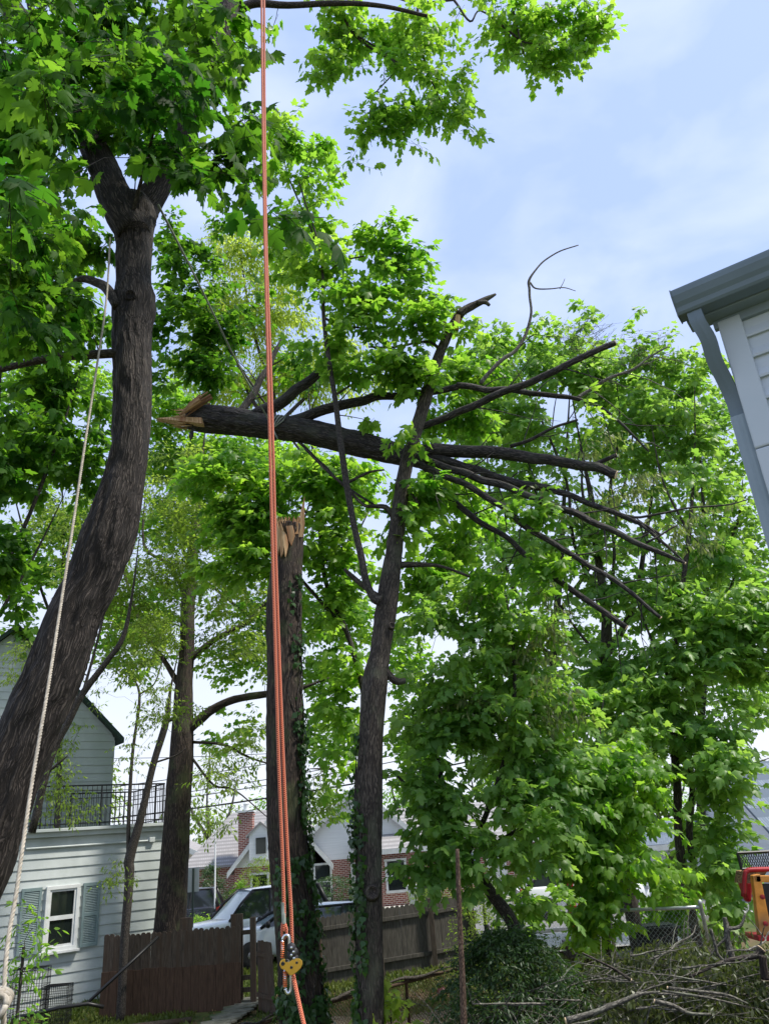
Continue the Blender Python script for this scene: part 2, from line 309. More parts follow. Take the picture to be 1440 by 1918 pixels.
def nrm(a): return a/np.maximum(1e-6, np.linalg.norm(a, axis=1, keepdims=True))
def leaf_arrays(pos, d, nr, size, T):
    V, F_ = T; N_ = len(pos); d = nrm(d); x = nrm(np.cross(d, nr)); z = np.cross(x, d)
    sz = size[:, None, None]
    cu = RNG.uniform(.1, 3.4, (N_, 1, 1)); wx = RNG.uniform(.75, 1.05, (N_, 1, 1))
    v = pos[:, None, :]+sz*(x[:, None, :]*V[None, :, 0:1]*wx+d[:, None, :]*V[None, :, 1:2]+z[:, None, :]*V[None, :, 2:3]*cu)
    f = (F_[None]+(np.arange(N_)*len(V))[:, None, None]).reshape(-1, 3)
    return v.reshape(-1, 3), f
def leaf_obj(name, m, parent, batches):   # batches: (pos, d, nr, size, T)
    vs = []; fs = []; lv = []; o = 0
    for (pos, d, nr, size, T) in batches:
        if not len(pos): continue
        v, f = leaf_arrays(pos, d, nr, size, T); vs.append(v); fs.append(f+o); o += len(v)
        cl = np.array([vn(q, 1.1) for q in pos]); lv.append(np.repeat(np.clip(.65*RNG.beta(1.3, 1.3, len(pos))+.17+cl*.75, 0, 1), len(T[0])))
    v = np.concatenate(vs).astype(np.float32); f = np.concatenate(fs).astype(np.int32); lv = np.concatenate(lv).astype(np.float32)
    if parent: v = v-np.array(PLOC[parent.name], dtype=np.float32)
    me = bpy.data.meshes.new(name); me.vertices.add(len(v)); me.vertices.foreach_set('co', v.ravel())
    me.loops.add(len(f)*3); me.loops.foreach_set('vertex_index', f.ravel())
    me.polygons.add(len(f)); me.polygons.foreach_set('loop_start', np.arange(len(f), dtype=np.int32)*3); me.polygons.foreach_set('loop_total', np.full(len(f), 3, dtype=np.int32))
    me.materials.append(m); me.update(calc_edges=True)
    at = me.attributes.new('lv', 'FLOAT', 'POINT'); at.data.foreach_set('value', lv)
    ob = bpy.data.objects.new(name, me); COL.objects.link(ob)
    if parent: ob.parent = parent
    return ob
def sprays(c, out, size, k=14, Ls=.5, droop=.5, tilt=.4, spread=1.0, pet=.5):
    """c,out (n,3). returns leaf pos,dir,normal,size and twig base/tip"""
    n = len(c); out = nrm(out); L_ = Ls*RNG.uniform(.7, 1.3, (n, 1))
    base = c-out*L_*.5; tip = c+out*L_*.5; tip[:, 2] -= .12*L_[:, 0]
    side = nrm(np.cross(out, np.tile([0, 0, 1.0], (n, 1)))+RNG.normal(0, .25, (n, 3)))
    ps = []; ds = []; ns = []; ss = []
    for j in range(k):
        t = (.1+.9*(j//2*2)/max(1, k-1)); sg = 1 if j % 2 else -1
        a = base*(1-t)+tip*t; a[:, 2] += .1*L_[:, 0]*math.sin(t*3.1)
        d = side*sg*spread*(1.1-.7*t)+out*(.25+.8*t)+RNG.normal(0, .28, (n, 3)); d = nrm(d)
        a = a+d*size*pet*RNG.uniform(.6, 1.5, (n, 1))
        d2 = d.copy(); d2[:, 2] -= droop*RNG.uniform(.3, 1.5, n)
        nr = np.tile([0, 0, 1.0], (n, 1))+RNG.normal(0, tilt, (n, 3))
        ps.append(a); ds.append(nrm(d2)); ns.append(nr); ss.append(size*RNG.uniform(.6, 1.2, n))
    return np.concatenate(ps), np.concatenate(ds), np.concatenate(ns), np.concatenate(ss), base, tip
CXv = np.array(M3 @ Vector((1, 0, 0))); CYv = np.array(M3 @ Vector((0, 1, 0))); CZv = np.array(M3 @ Vector((0, 0, -1)))
LM = 2.5
def blobs(bl, size, k, lai, gapf=1.2, gapt=-.12):
    out = []
    for b in bl:
        px, py, rx, ry, Y, dd = b[:6]; mul = b[6] if len(b) > 6 else 1
        c = P(px, py, Y); s = S(c); a, h = rx*s, ry*s
        area = math.pi*a*h; n = max(2, int(LM*lai*mul*area/(k*.3*size*size)))
        q = RNG.normal(size=(n, 3)); q = nrm(q)*(RNG.uniform(0, 1, (n, 1))**.42)
        pt = np.array(c)+q[:, 0:1]*a*CXv+q[:, 1:2]*h*CYv+q[:, 2:3]*dd*CZv
        for p in pt:
            if vn(p, gapf) > gapt: out.append(p)
    return np.array(out)
def grow(mb, skel, pts, rmin=.004, sides=4, jit=.08, zbias=.35):
    """connect every point to the closest node of the growing skeleton; returns outward direction per point"""
    nodes = np.array([list(p) for p, r in skel]); nr = np.array([r for p, r in skel])
    dist = np.array([np.min(np.linalg.norm(nodes-p, axis=1)) for p in pts]); order = np.argsort(dist)
    outd = np.zeros_like(pts); NB = 12000
    buf = np.zeros((len(nodes)+4*len(pts), 3)); rb = np.zeros(len(buf)); m = len(nodes); buf[:m] = nodes; rb[:m] = nr
    for i in order:
        p = pts[i]; dv = buf[:m]-p; dd = np.sqrt((dv**2).sum(1))+np.maximum(0, dv[:, 2])*zbias*1.6
        j = int(np.argmin(dd)); a = buf[j]; v = p-a; ln = np.linalg.norm(v)+1e-6
        r0 = min(rb[j]*.75, rmin+ln*.011); r1 = rmin*.8
        mid1 = a+v*.33+RNG.normal(0, jit*ln, 3)*.6; mid2 = a+v*.68+RNG.normal(0, jit*ln, 3)*.6; mid1[2] += .08*ln; mid2[2] += .08*ln
        if ln > .03:
            mb.tube([Vector(a), Vector(mid1), Vector(mid2), Vector(p)], [r0, r0*.7+r1*.3, r0*.4+r1*.6, r1], sides, cap=False)
            for q, r in ((mid1, r0*.8), (mid2, r0*.5), (p, r1)):
                buf[m] = q; rb[m] = r; m += 1
        outd[i] = v/ln
    outd[:, 2] *= .35; outd += RNG.normal(0, .25, outd.shape); return nrm(outd)
def foliage(root, skel, specs, barkm, limbs_name='branches', crown_name='crown', extra=None):
    """specs: list of dict(blobs,size,k,lai,T,mat,...)"""
    mb = extra or MB(); groups = {}
    for sp in specs:
        pts = blobs(sp['bl'], sp['size'], sp['k'], sp['lai'], sp.get('gapf', 1.2), sp.get('gapt', -.15))
        od = grow(mb, skel, pts, sp.get('rmin', .004), sp.get('sides', 3))
        if 'outz' in sp: od[:, 2] += sp['outz']
        p, d, n_, s_, b, t = sprays(pts, od, sp['size'], sp['k'], sp.get('L', .5), sp.get('droop', .5), sp.get('tilt', .4), pet=sp.get('pet', .5))
        if sp.get('twigs', True):
            for x, y in zip(b, t): mb.tube([Vector(x), Vector(y)], [.003, .0015], 3, cap=False)
        groups.setdefault(sp['mat'], []).append((p, d, n_, s_, sp['T']))
    mb.build(limbs_name, barkm, root)
    for i, (mk, bt) in enumerate(groups.items()): leaf_obj(crown_name, M[mk], root, bt)
def rough_trunk(c, s, r, ln, off):
    q = Vector((c*r+off, s*r, ln*.28)); a = abs(mn.noise(q*13)); b = mn.noise(Vector((c*1.3+off, s*1.3, ln*.9)))
    return (.012-.05*min(a, .5))*min(1, r/.2)+b*.09*r
def soft_trunk(c, s, r, ln, off):
    return mn.noise(Vector((c*1.3+off, s*1.3, ln*1.1)))*.12*r
def nodes_of(*tr):
    out = []
    for pts, rad in tr: out += list(zip(pts, rad))
    return out

def slim(t, k): return t[0], [r*k for r in t[1]]
def xat0(px, Y): return P(px, hor(px), Y).x
# ================================================================== SETTING
def sheet(name, m, x0, x1, y0, y1, nx, ny, dz=0, wav=0, kind='structure', uneven=0):
    vs = []; 
    for j in range(ny+1):
        for i in range(nx+1):
            x = x0+(x1-x0)*i/nx; y = y0+(y1-y0)*j/ny
            xe, ye = x, y
            if uneven and (i in (0, nx) or j in (0, ny)): xe += vn((x, y, 3), .9)*uneven; ye += vn((y, x, 9), .9)*uneven
            vs.append((xe, ye, tz(xe, ye)+dz+(vn((x, y, 0), .5)*wav if y < 25.6 else 0)))
    fs = [(j*(nx+1)+i, j*(nx+1)+i+1, (j+1)*(nx+1)+i+1, (j+1)*(nx+1)+i) for j in range(ny) for i in range(nx)]
    mb = MB(); mb.add(vs, fs); return struct(mb.build(name, m, smooth=True))
sheet('ground', M['ground'], -40, 40, -10, 26, 80, 72, 0, .12)
mb = MB(); mb.add([(-900, 26, .45), (900, 26, .45), (900, 900, .45), (-900, 900, .45)], [(0, 1, 2, 3)])
mb.add([(-900, -60, -.1), (900, -60, -.1), (900, 26, -.1), (-900, 26, -.1)], [(0, 1, 2, 3)]); struct(mb.build('terrain', M['ground']))
mb = MB(); mb.add([(-60, 27, .454), (60, 27, .454), (60, 39, .454), (-60, 39, .454)], [(0, 1, 2, 3)]); struct(mb.build('road', M['road']))
mb = MB(); mb.box((0, 39.1, .5), (120, .2, .14)); mb.box((0, 26.9, .5), (120, .2, .14)); struct(mb.build('kerb', M['conc']))
mb = MB(); mb.box((0, 40.5, .5), (120, 1.5, .1)); struct(mb.build('pavement', M['conc']))
a = P(1010, 1745, 23.6); mb = MB(); mb.add([(a.x-.4, 23, .44), (a.x+3.6, 23, .44), (a.x+4.2, 26.7, .475), (a.x-.3, 26.7, .475)], [(0, 1, 2, 3)]); struct(mb.build('driveway', M['conc']))
# stepping path towards the gate
mb = MB()
for i in range(9):
    px = 468-i*10+(i % 2)*6; Y = 18-.26*i*1.0; g = G(px, Y); w = random.uniform(.55, .75)
    ring = [Vector((g.x+math.cos(t)*w*(.55+.1*random.random()), g.y+math.sin(t)*.22*(1+.3*random.random()), tz(g.x, g.y)+.085)) for t in np.linspace(0, 5.6, 7)]
    mb.poly_extrude(ring, (0, 0, .035))
struct(mb.build('path', M['stone']))
x0_ = xat0(585, 18)
sheet('soil', M['soil'], x0_, 6.5, 11, 19.4, 30, 30, .012, .12, uneven=.5)
# grass blades, beyond count
n = 80000; gx = RNG.uniform(-11, 8, n); gy = 17.6+RNG.uniform(0, 1, n)**.8*8
keep = np.array([vn((x, y, 5), .8)+.35*RNG.normal() > (-.12 if y > 19.3+.3*vn((x, y, 1), 1) or x < xat0(585, 18) else .75) and not (G(430, y/1.18).x-.8 < x < G(470, y/1.18).x+.15 and y < 21.4) for x, y in zip(gx, gy)])
gx, gy = gx[keep], gy[keep]; n = len(gx)
gz = np.array([tz(x, y)+vn((x, y, 0), .5)*.12-.01 for x, y in zip(gx, gy)])
d = np.stack([RNG.normal(0, .45, n), RNG.normal(0, .45, n), np.ones(n)], 1)
tag(leaf_obj('lawn_grass', M['grass'], None, [(np.stack([gx, gy, gz], 1), d, RNG.normal(size=(n, 3)), RNG.uniform(.06, .15, n), LEAF_NA)]), 'rough mown grass growing between the chain link fence and the wooden fence', 'grass', kind='stuff')
# fallen leaf litter on the bare soil
n = 6000; gx = RNG.uniform(-10, 4, n); gy = RNG.uniform(17.6, 22, n); gz = np.array([tz(x, y)+vn((x, y, 0), .5)*.12+.02 for x, y in zip(gx, gy)])
lit = nmat('dry_leaf', (.1, .06, .03), (.22, .14, .07), 8, .9, 0)
tag(leaf_obj('leaf_litter', lit, None, [(np.stack([gx, gy, gz], 1), RNG.normal(size=(n, 3))*[1, 1, .2], np.tile([0, 0, 1.], (n, 1))+RNG.normal(0, .3, (n, 3)), RNG.uniform(.04, .1, n), LEAF_NA)]), 'brown dead leaves scattered over bare soil by the wooden fence', 'leaf litter', kind='stuff')

# ================================================================== LEFT HOUSE
A = P(-90, 1700, 20.4); B = P(306, 1700, 23.7); A.z = B.z = 0
U_ = (B-A).normalized(); NN = Vector((U_.y, -U_.x, 0)); Zv = Vector((0, 0, 1)); WL = (B-A).length
def hit(px, py, O, n):
    d = ray(px, py); C = Vector((0, 0, H)); t = (O-C).dot(n)/d.dot(n); return C+d*t
def wuz(px, py, O=A, n=NN, u=U_): q = hit(px, py, O, n); return (q-O).dot(u), q.z
def fr(u, n, z, O=A): return O+U_*u+NN*n+Zv*z
AXL = (U_, NN, Zv)
lh = thing('clapboard_house', 'pale grey-green clapboard house with shuttered window and roof deck behind the leaning maple', 'house', A)
ztop = wuz(170, 1563)[1]
mb = MB(); z = 0; 
while z < ztop-.02:
    e = min(.245, ztop-z); prof = [(0, z), (.034, z), (.008, z+e), (0, z+e)]
    mb.poly_extrude([fr(0, b, c) for b, c in prof], U_*WL); z += e
mb.box(fr(WL/2, -.1, ztop/2), (WL, .2, ztop), ax=AXL); mb.box(fr(WL-.1, -3.2, ztop/2), (.2, 6, ztop), ax=AXL)
mb.build('wall', M['siding'], lh)
mb = MB(); mb.box(fr(WL/2+.06, .05, ztop+.05), (WL+.12, .16, .13), ax=AXL); mb.box(fr(WL/2+.06, .09, ztop+.15), (WL+.2, .24, .08), ax=AXL); mb.build('fascia', M['siding'], lh, bevel=.01)
mb = MB(); mb.box(fr(WL/2, -3, ztop+.16), (WL+.05, 6.1, .1), ax=AXL); mb.build('deck_roof', M['shd'], lh)
mb = MB(); u0 = wuz(50, 1575)[0]; u1, zc = wuz(283, 1573); mb.tube([fr(u0, .06, zc-.02), fr(u1, .06, zc-.02)], .025, 8); mb.build('conduit_pipe', M['siding'], lh)
mb = MB(); mb.box(fr(u1, .07, zc), (.16, .1, .13), ax=AXL); mb.build('junction_box', M['siding'], lh, bevel=.01)
# window
(ua, za), (ub, zb) = wuz(76, 1785), wuz(150, 1655)
ww, wh = ub-ua, zb-za; uc = (ua+ub)/2
wi = MB(); t = .09
for du, dz_, sx, sz in ((0, wh/2-t/2, ww, t), (0, -wh/2+t/2, ww, t), (-ww/2+t/2, 0, t, wh-2*t), (ww/2-t/2, 0, t, wh-2*t)):
    wi.box(fr(uc+du, .05, (za+zb)/2+dz_), (sx, .12, sz), ax=AXL)
win = wi.build('window', M['trimw'], lh, bevel=.006)
mb = MB(); s_ = .05; iw, ih = ww-2*t, wh-2*t
for k, (dz0, n_) in enumerate(((ih/4, .035), (-ih/4, .015))):
    for du, dd_, sx, sz in ((0, ih/4-s_/2, iw, s_), (0, -ih/4+s_/2, iw, s_), (-iw/2+s_/2, 0, s_, ih/2-2*s_), (iw/2-s_/2, 0, s_, ih/2-2*s_)):
        mb.box(fr(uc+du, .05, (za+zb)/2+dz0+dd_), (sx, .07, sz), ax=AXL)
mb.build('sash', M['trimw'], win)
mb = MB(); mb.box(fr(uc, .045, (za+zb)/2), (iw, .01, ih), ax=AXL); mb.build('pane', M['glassd'], win)
mb = MB(); mb.box(fr(uc, .09, za-.03), (ww+.12, .18, .06), ax=AXL); mb.build('sill', M['trimw'], win, bevel=.006)
for px0, px1 in ((36, 74), (152, 184)):
    a0 = wuz(px0, 1720)[0]; a1 = wuz(px1, 1720)[0]; mb = MB(); c = (a0+a1)/2; w_ = a1-a0
    for du in (-w_/2+.03, w_/2-.03): mb.box(fr(c+du, .05, (za+zb)/2), (.06, .05, wh), ax=AXL)
    for zz in (za+.04, (za+zb)/2, zb-.04): mb.box(fr(c, .05, zz), (w_-.12, .05, .08), ax=AXL)
    nsl = 34
    for i in range(nsl):
        zz = za+.08+(wh-.16)*(i+.5)/nsl; mb.poly_extrude([fr(c-w_/2+.06, .03, zz-.012), fr(c-w_/2+.06, .065, zz-.03), fr(c-w_/2+.06, .07, zz-.02), fr(c-w_/2+.06, .035, zz+.02)], U_*(w_-.12))
    mb.build('shutter', M['shut'], lh)
# railings
def railing(p0, p1, h, name='railing'):
    mb = MB(); d = (p1-p0); Ln = d.length; d.normalize(); n_ = int(Ln/.13)
    mb.tube([p0+Zv*h, p1+Zv*h], .022, 6); mb.tube([p0+Zv*.1, p1+Zv*.1], .015, 6); mb.tube([p0+Zv*(h-.14), p1+Zv*(h-.14)], .01, 6)
    for i in range(n_+1):
        q = p0+d*Ln*i/n_; r = .024 if i % 12 == 0 else .0085; mb.tube([q, q+Zv*h], r, 5)
    return mb.build(name, M['blackm'], lh)
zd = ztop+.2; hr = wuz(200, 1470)[1]-zd
railing(fr(.3, -.05, zd), fr(WL-.05, -.05, zd), hr); railing(fr(WL*.63, -2.6, zd), fr(WL-.05, -2.6, zd), hr); railing(fr(WL-.05, -.15, zd), fr(WL-.05, -2.5, zd), hr)
# upper gable wall set back from the deck edge
O2 = A-NN*3.2
def w2(px, py): q = hit(px, py, O2, NN); return (q-O2).dot(U_), q.z
ue, ze = w2(219, 1381); up_, zp = w2(30, 1182); lf = up_-(ue-up_); mb = MB(); z = zd
while z < zp-.05:
    z1 = min(z+.245, zp)
    def hw(zz): return (ue-up_-.05) if zz < ze else max(0.01, (ue-up_-.05)*(zp-zz)/(zp-ze))
    a0, a1 = hw(z), hw(z1)
    if z < ze < z1: a1 = hw(z1)
    q = lambda u, n, zz: O2+U_*u+NN*n+Zv*zz
    vs = [q(up_-a0, .03, z), q(up_+a0, .03, z), q(up_+a1, .01, z1), q(up_-a1, .01, z1), q(up_-a0, -.05, z), q(up_+a0, -.05, z), q(up_+a1, -.05, z1), q(up_-a1, -.05, z1)]
    mb.add(vs, [(0, 1, 2, 3), (0, 4, 5, 1), (1, 5, 6, 2), (7, 6, 5, 4), (3, 2, 6, 7), (0, 3, 7, 4)]); z = z1
mb.box(q(ue-.12, -3, (zd+ze)/2), (.1, 6, ze-zd), ax=AXL)
mb.build('upper_wall', M['siding'], lh)
mb = MB()
for sg in (-1, 1):
    e = q(up_+sg*(ue-up_+.18), .22, ze-.2); pk = q(up_, .22, zp+.05); mb.poly_extrude([e, pk, pk+Zv*.16, e+Zv*.16], -NN*6.5)
mb.build('gable_roof', M['shd'], lh)

# ================================================================== RIGHT HOUSE (siding corner, gutter, downspout)
v = ray(-1620, 1770); v.z = 0; v.normalize(); RU = -v; RN = Vector((RU.y, -RU.x, 0))
if RN.y > 0: RN = -RN
RO = P(1362, 640, 3.3); RO.z = 0; AXR = (RU, RN, Zv)
def rr_(u, n, z): return RO+RU*u+RN*n+Zv*z
def rz_(px, py, n=0.0):
    q = hit(px, py, RO+RN*n, RN); return (q-RO).dot(RU), q.z
gl, gzt = rz_(1254, 545, .24); gh = .125; zt = gzt-.135
print('right house', 'corner', RO, 'ztop', zt, rz_(1362, 583)[1], 'gutter', gl, gzt, rz_(1275, 581, .2)[1])
rh = thing('vinyl_sided_house', 'blue-grey vinyl sided house corner with gutter and downspout at the right edge', 'house', RO)
mb = MB(); z = zt; LEN = 5.0
zz = zt-.03
while zz > 2.0:
    e = .118; mb.poly_extrude([rr_(.07, 0, zz), rr_(.07, .004, zz), rr_(.07, .008, zz-e*.55), rr_(.07, .022, zz-e+.012), rr_(.07, .02, zz-e), rr_(.07, .0, zz-e)], RU*LEN); zz -= e
mb.box(rr_(LEN/2+.05, -.1, zt/2), (LEN-.02, .18, zt-.02), ax=AXR)
mb.box(rr_(.1, -3.2, zt/2), (.18, 6, zt-.05), ax=AXR); mb.build('wall', M['vinyl'], rh)
mb = MB(); zs = rz_(1432, 840)[1]
for a0, a1 in ((zs+.002, zt-.01), (1.2, zs-.002)):
    mb.box(rr_(.035, .012, (a0+a1)/2), (.11, .04, a1-a0), ax=AXR)
mb.build('corner_board', M['vinyl'], rh, bevel=.008)
mb = MB(); mb.box(rr_((LEN+gl+.02)/2, .055, zt+.012), (LEN-gl-.02, .11, .022), ax=AXR); mb.box(rr_((LEN+gl+.02)/2, .1, gzt-.07), (LEN-gl-.02, .02, .125), ax=AXR); mb.box(rr_(LEN/2-.04, .012, zt-.02), (LEN, .034, .05), ax=AXR)
mb.build('soffit', M['soffit'], rh, bevel=.004)
prof = [(.112, gzt-gh), (.19, gzt-gh), (.2, gzt-gh+.012), (.207, gzt-gh+.035), (.222, gzt-gh+.055), (.237, gzt-.035), (.24, gzt-.012), (.24, gzt), (.225, gzt), (.225, gzt-.006), (.232, gzt-.012), (.185, gzt-gh+.01), (.12, gzt-gh+.01), (.12, gzt), (.112, gzt)]
gu = MB(); gu.poly_extrude([rr_(gl, n, z) for n, z in prof], RU*(LEN-gl)); go = gu.build('gutter', M['gutter'], rh, bevel=.003)
mb = MB(); mb.poly_extrude([rr_(gl-.004, n, z) for n, z in ((.108, gzt-gh-.003), (.192, gzt-gh-.003), (.21, gzt-gh+.035), (.225, gzt-gh+.055), (.24, gzt-.035), (.243, gzt+.002), (.108, gzt+.002))], RU*.006); mb.build('end_cap', M['gutter'], go)
# downspout: rectangular ribbed section swept along a path
def sweep(mb, path, w, d, ribs=4):
    pr = []; k = 24
    for i in range(k):
        f = i/k*4; s_ = int(f); t_ = f-s_; x, y = [(-1+2*t_, -1), (1, -1+2*t_), (1-2*t_, 1), (-1, 1-2*t_)][s_]
        rb = 1-.08*(math.sin(t_*math.pi*ribs)**2) if 0 < t_ < 1 else 1
        pr.append((x*w/2*(rb if s_ in (1, 3) else 1), y*d/2*(rb if s_ in (0, 2) else 1)))
    P_ = [Vector(p) for p in path]; vs = []; n_ = len(P_)
    side = (P_[-2]-P_[1]); side.z = 0; side.normalize()
    for i, p in enumerate(P_):
        tg = (P_[min(i+1, n_-1)]-P_[max(i-1, 0)]).normalized(); b = (RU+RN*.0-tg*RU.dot(tg)).normalized(); c = tg.cross(b)
        vs += [p+b*x+c*y for x, y in pr]
    fs = [(i*k+j, i*k+(j+1) % k, (i+1)*k+(j+1) % k, (i+1)*k+j) for i in range(n_-1) for j in range(k)]+[tuple(range(k))[::-1], tuple(range((n_-1)*k, n_*k))]
    mb.add(vs, fs)
mb = MB(); gx0 = gl+.075
pth = [(gx0, .155, gzt-gh+.01), (gx0, .155, gzt-gh-.03), (gx0+.004, .15, gzt-gh-.07), (gx0+.02, .12, gzt-gh-.15), (gx0*.6-.02, .07, gzt-gh-.25), (gx0*.3-.035, .02, gzt-gh-.34), (gx0*.1-.045, -.015, gzt-gh-.42), (-.05, -.03, gzt-gh-.5), (-.05, -.03, gzt-gh-.58)]
pc = [rr_(*[float(c) for c in q]) for q in cr(pth, 4)]
sweep(mb, pc, .07, .055); ds = mb.build('downspout', M['gutter'], rh)
mb = MB(); z0 = gzt-gh-.54; sweep(mb, [rr_(-.048, -.03, z0), rr_(-.048, -.03, z0-.6), rr_(-.048, -.03, z0-2.2), rr_(-.048, -.03, .2)], .08, .062, 3); mb.build('straight_pipe', M['pipe'], ds)

# ================================================================== WOODEN FENCES
def board_fence(name, label, segs, gm='fence'):
    root = thing(name, label, 'fence', segs[0][0])
    bm = MB(); rm = MB(); lm = MB()
    for (a, b, h, lean, low) in segs:
        d = b-a; Ln = d.length; u = d.normalized(); n_ = Vector((u.y, -u.x, 0)); ax = (u, n_, Zv); k = int(Ln/.13)
        for i in range(k):
            w_ = Ln/k-.0025; t_ = (i+.5)/k; q = a+d*t_+Vector((0, 0, 0)); hh = h+random.uniform(-.02, .02); ln_ = lean*t_+random.uniform(-.006, .006)
            o_ = random.uniform(-.004, .004); sag = random.uniform(-.004, .004)
            pts = [q-u*w_/2+n_*o_, q+u*w_/2+n_*o_, q+u*(w_/2)+Zv*(hh-.04)+n_*(o_+ln_)+u*sag, q+u*(w_/2-.035)+Zv*hh+n_*(o_+ln_)+u*sag, q-u*(w_/2-.035)+Zv*hh+n_*(o_+ln_)+u*sag, q-u*w_/2+Zv*(hh-.04)+n_*(o_+ln_)+u*sag]
            bm.poly_extrude(pts, -n_*.02)
        if low:
            kk = int(Ln/.19)
            for i in range(kk):
                q = a+d*(i+.5)/kk; w_ = Ln/kk-.006; hh = low+random.uniform(-.015, .015)
                lm.box(q+n_*.035+Zv*hh/2, (w_, .02, hh), ax=ax)
        else:
            for zr in (.35, h-.28): rm = MB(); rm.box(a+d*.5+n_*.032+Zv*zr, (Ln-.02, .045, .09), ax=(d.normalized(), n_, Zv)); rm.build('rail', M[gm], root, bevel=.004)
    bm.build('boards', M[gm], root)
    if lm.v: lm.build('lower_boards', M['fencer'], root)
    return root
def gp(px, Y, dz=0): g = G(px, Y); g.z += dz; return g
lf_ = board_fence('board_fence', 'dark weathered board fence joining the clapboard house, lower half reddish', [(gp(188, 17.9), gp(452, 17.7), 1.72, .02, .95)])
for px, Y in ((346, 17.95), (444, 17.9)): mb = MB(); mb.box(gp(px, Y, .95), (.3, .05, 2.0)); mb.build('post', M['fence'], lf_, bevel=.005)
gt = thing('gate_post', 'square wooden gate post with slatted gap beside path', 'post', gp(473, 17.8))
mb = MB(); mb.box(gp(475, 17.75, .93), (.13, .13, 1.9)); mb.build('post', M['fence'], gt, bevel=.008)
for zr in (.35, .6, 1.55): mb = MB(); mb.box(gp(459, 17.82, zr), (.3, .04, .1)); mb.build('cross_rail', M['fence'], gt, bevel=.004)
board_fence('sagging_gate', 'short sagging board gate panel left of the broken trunk', [(gp(484, 17.4), gp(516, 16.9), 1.45, .1, 0)])
rf_ = board_fence('board_fence', 'long grey board fence with rails running behind the two big trunks', [(gp(575, 18.7), gp(812, 19.6), 1.56, 0, 0), (gp(815, 19.62), gp(893, 20.1), 1.56, 0, 0)], 'fence_shaded')
for px, Y in ((600, 18.65), (716, 19.1), (816, 19.5), (893, 20.0)): mb = MB(); mb.box(gp(px, Y, .82), (.12, .12, 1.66)); mb.build('post', M['fence'], rf_, bevel=.006)
# timber edging on the ground and leaning black pipe
mb = MB(); mb.tube([gp(180, 16.3, .05), gp(250, 16.7, .07), gp(360, 17.0, .05)], [.07, .08, .07], 8); tag(mb.build('landscape_timber', M['fence'], smooth=True), 'old timber edging lying on the soil in front of the wooden fence', 'timber')
mb = MB(); a0 = P(165, 1878, 19.7); b0 = P(297, 1755, 20.8); mb.tube([a0, a0.lerp(b0, .5), b0], .035, 10); tag(mb.build('leaning_pipe', M['blackm'], smooth=True), 'black pipe leaning diagonally against the dark board fence', 'pipe')
mb = MB(); mb.tube([P(40, 1905, 19.1), P(110, 1888, 19.3), P(165, 1880, 19.5), P(195, 1886, 19.6)], .04, 8); tag(mb.build('ground_pipe', M['blackm'], smooth=True), 'dark flexible pipe lying on the ground below the leaning pipe', 'pipe')

# wire dog crates
def crate(label, c, w, d, h, sp):
    root = thing('wire_crate', label, 'crate', c, 'wire crates by the house'); mb = MB(); pn = MB(); x0, x1 = c.x-w/2, c.x+w/2; y0, y1 = c.y-d/2, c.y+d/2
    def bar(p, q_, r=.005): mb.tube([p, q_], r, 4)
    for y in (y0, y1):
        for i in range(int(w/sp)+1): bar((x0+i*sp, y, c.z), (x0+i*sp, y, c.z+h))
        for k in range(int(h/(sp*2.2))+1): bar((x0, y, c.z+k*sp*2.2), (x1, y, c.z+k*sp*2.2), .006)
    for x in (x0, x1):
        for i in range(int(d/sp)+1): bar((x, y0+i*sp, c.z), (x, y0+i*sp, c.z+h))
        for k in range(int(h/(sp*2.2))+1): bar((x, y0, c.z+k*sp*2.2), (x, y1, c.z+k*sp*2.2), .006)
    for k in range(int(d/sp)+1): bar((x0, y0+k*sp, c.z+h), (x1, y0+k*sp, c.z+h))
    mb.build('wire_panels', M['blackm'], root)
    pn.box((c.x, c.y, c.z+.02), (w-.02, d-.02, .03)); pn.build('tray', M['binm'], root)
crate('tall black wire dog crate under the shuttered window', gp(50, 17.3), .8, .45, 1.28, .06)
crate('low thin wire dog crate right of the tall crate', gp(106, 17.5), .58, .4, .85, .045)

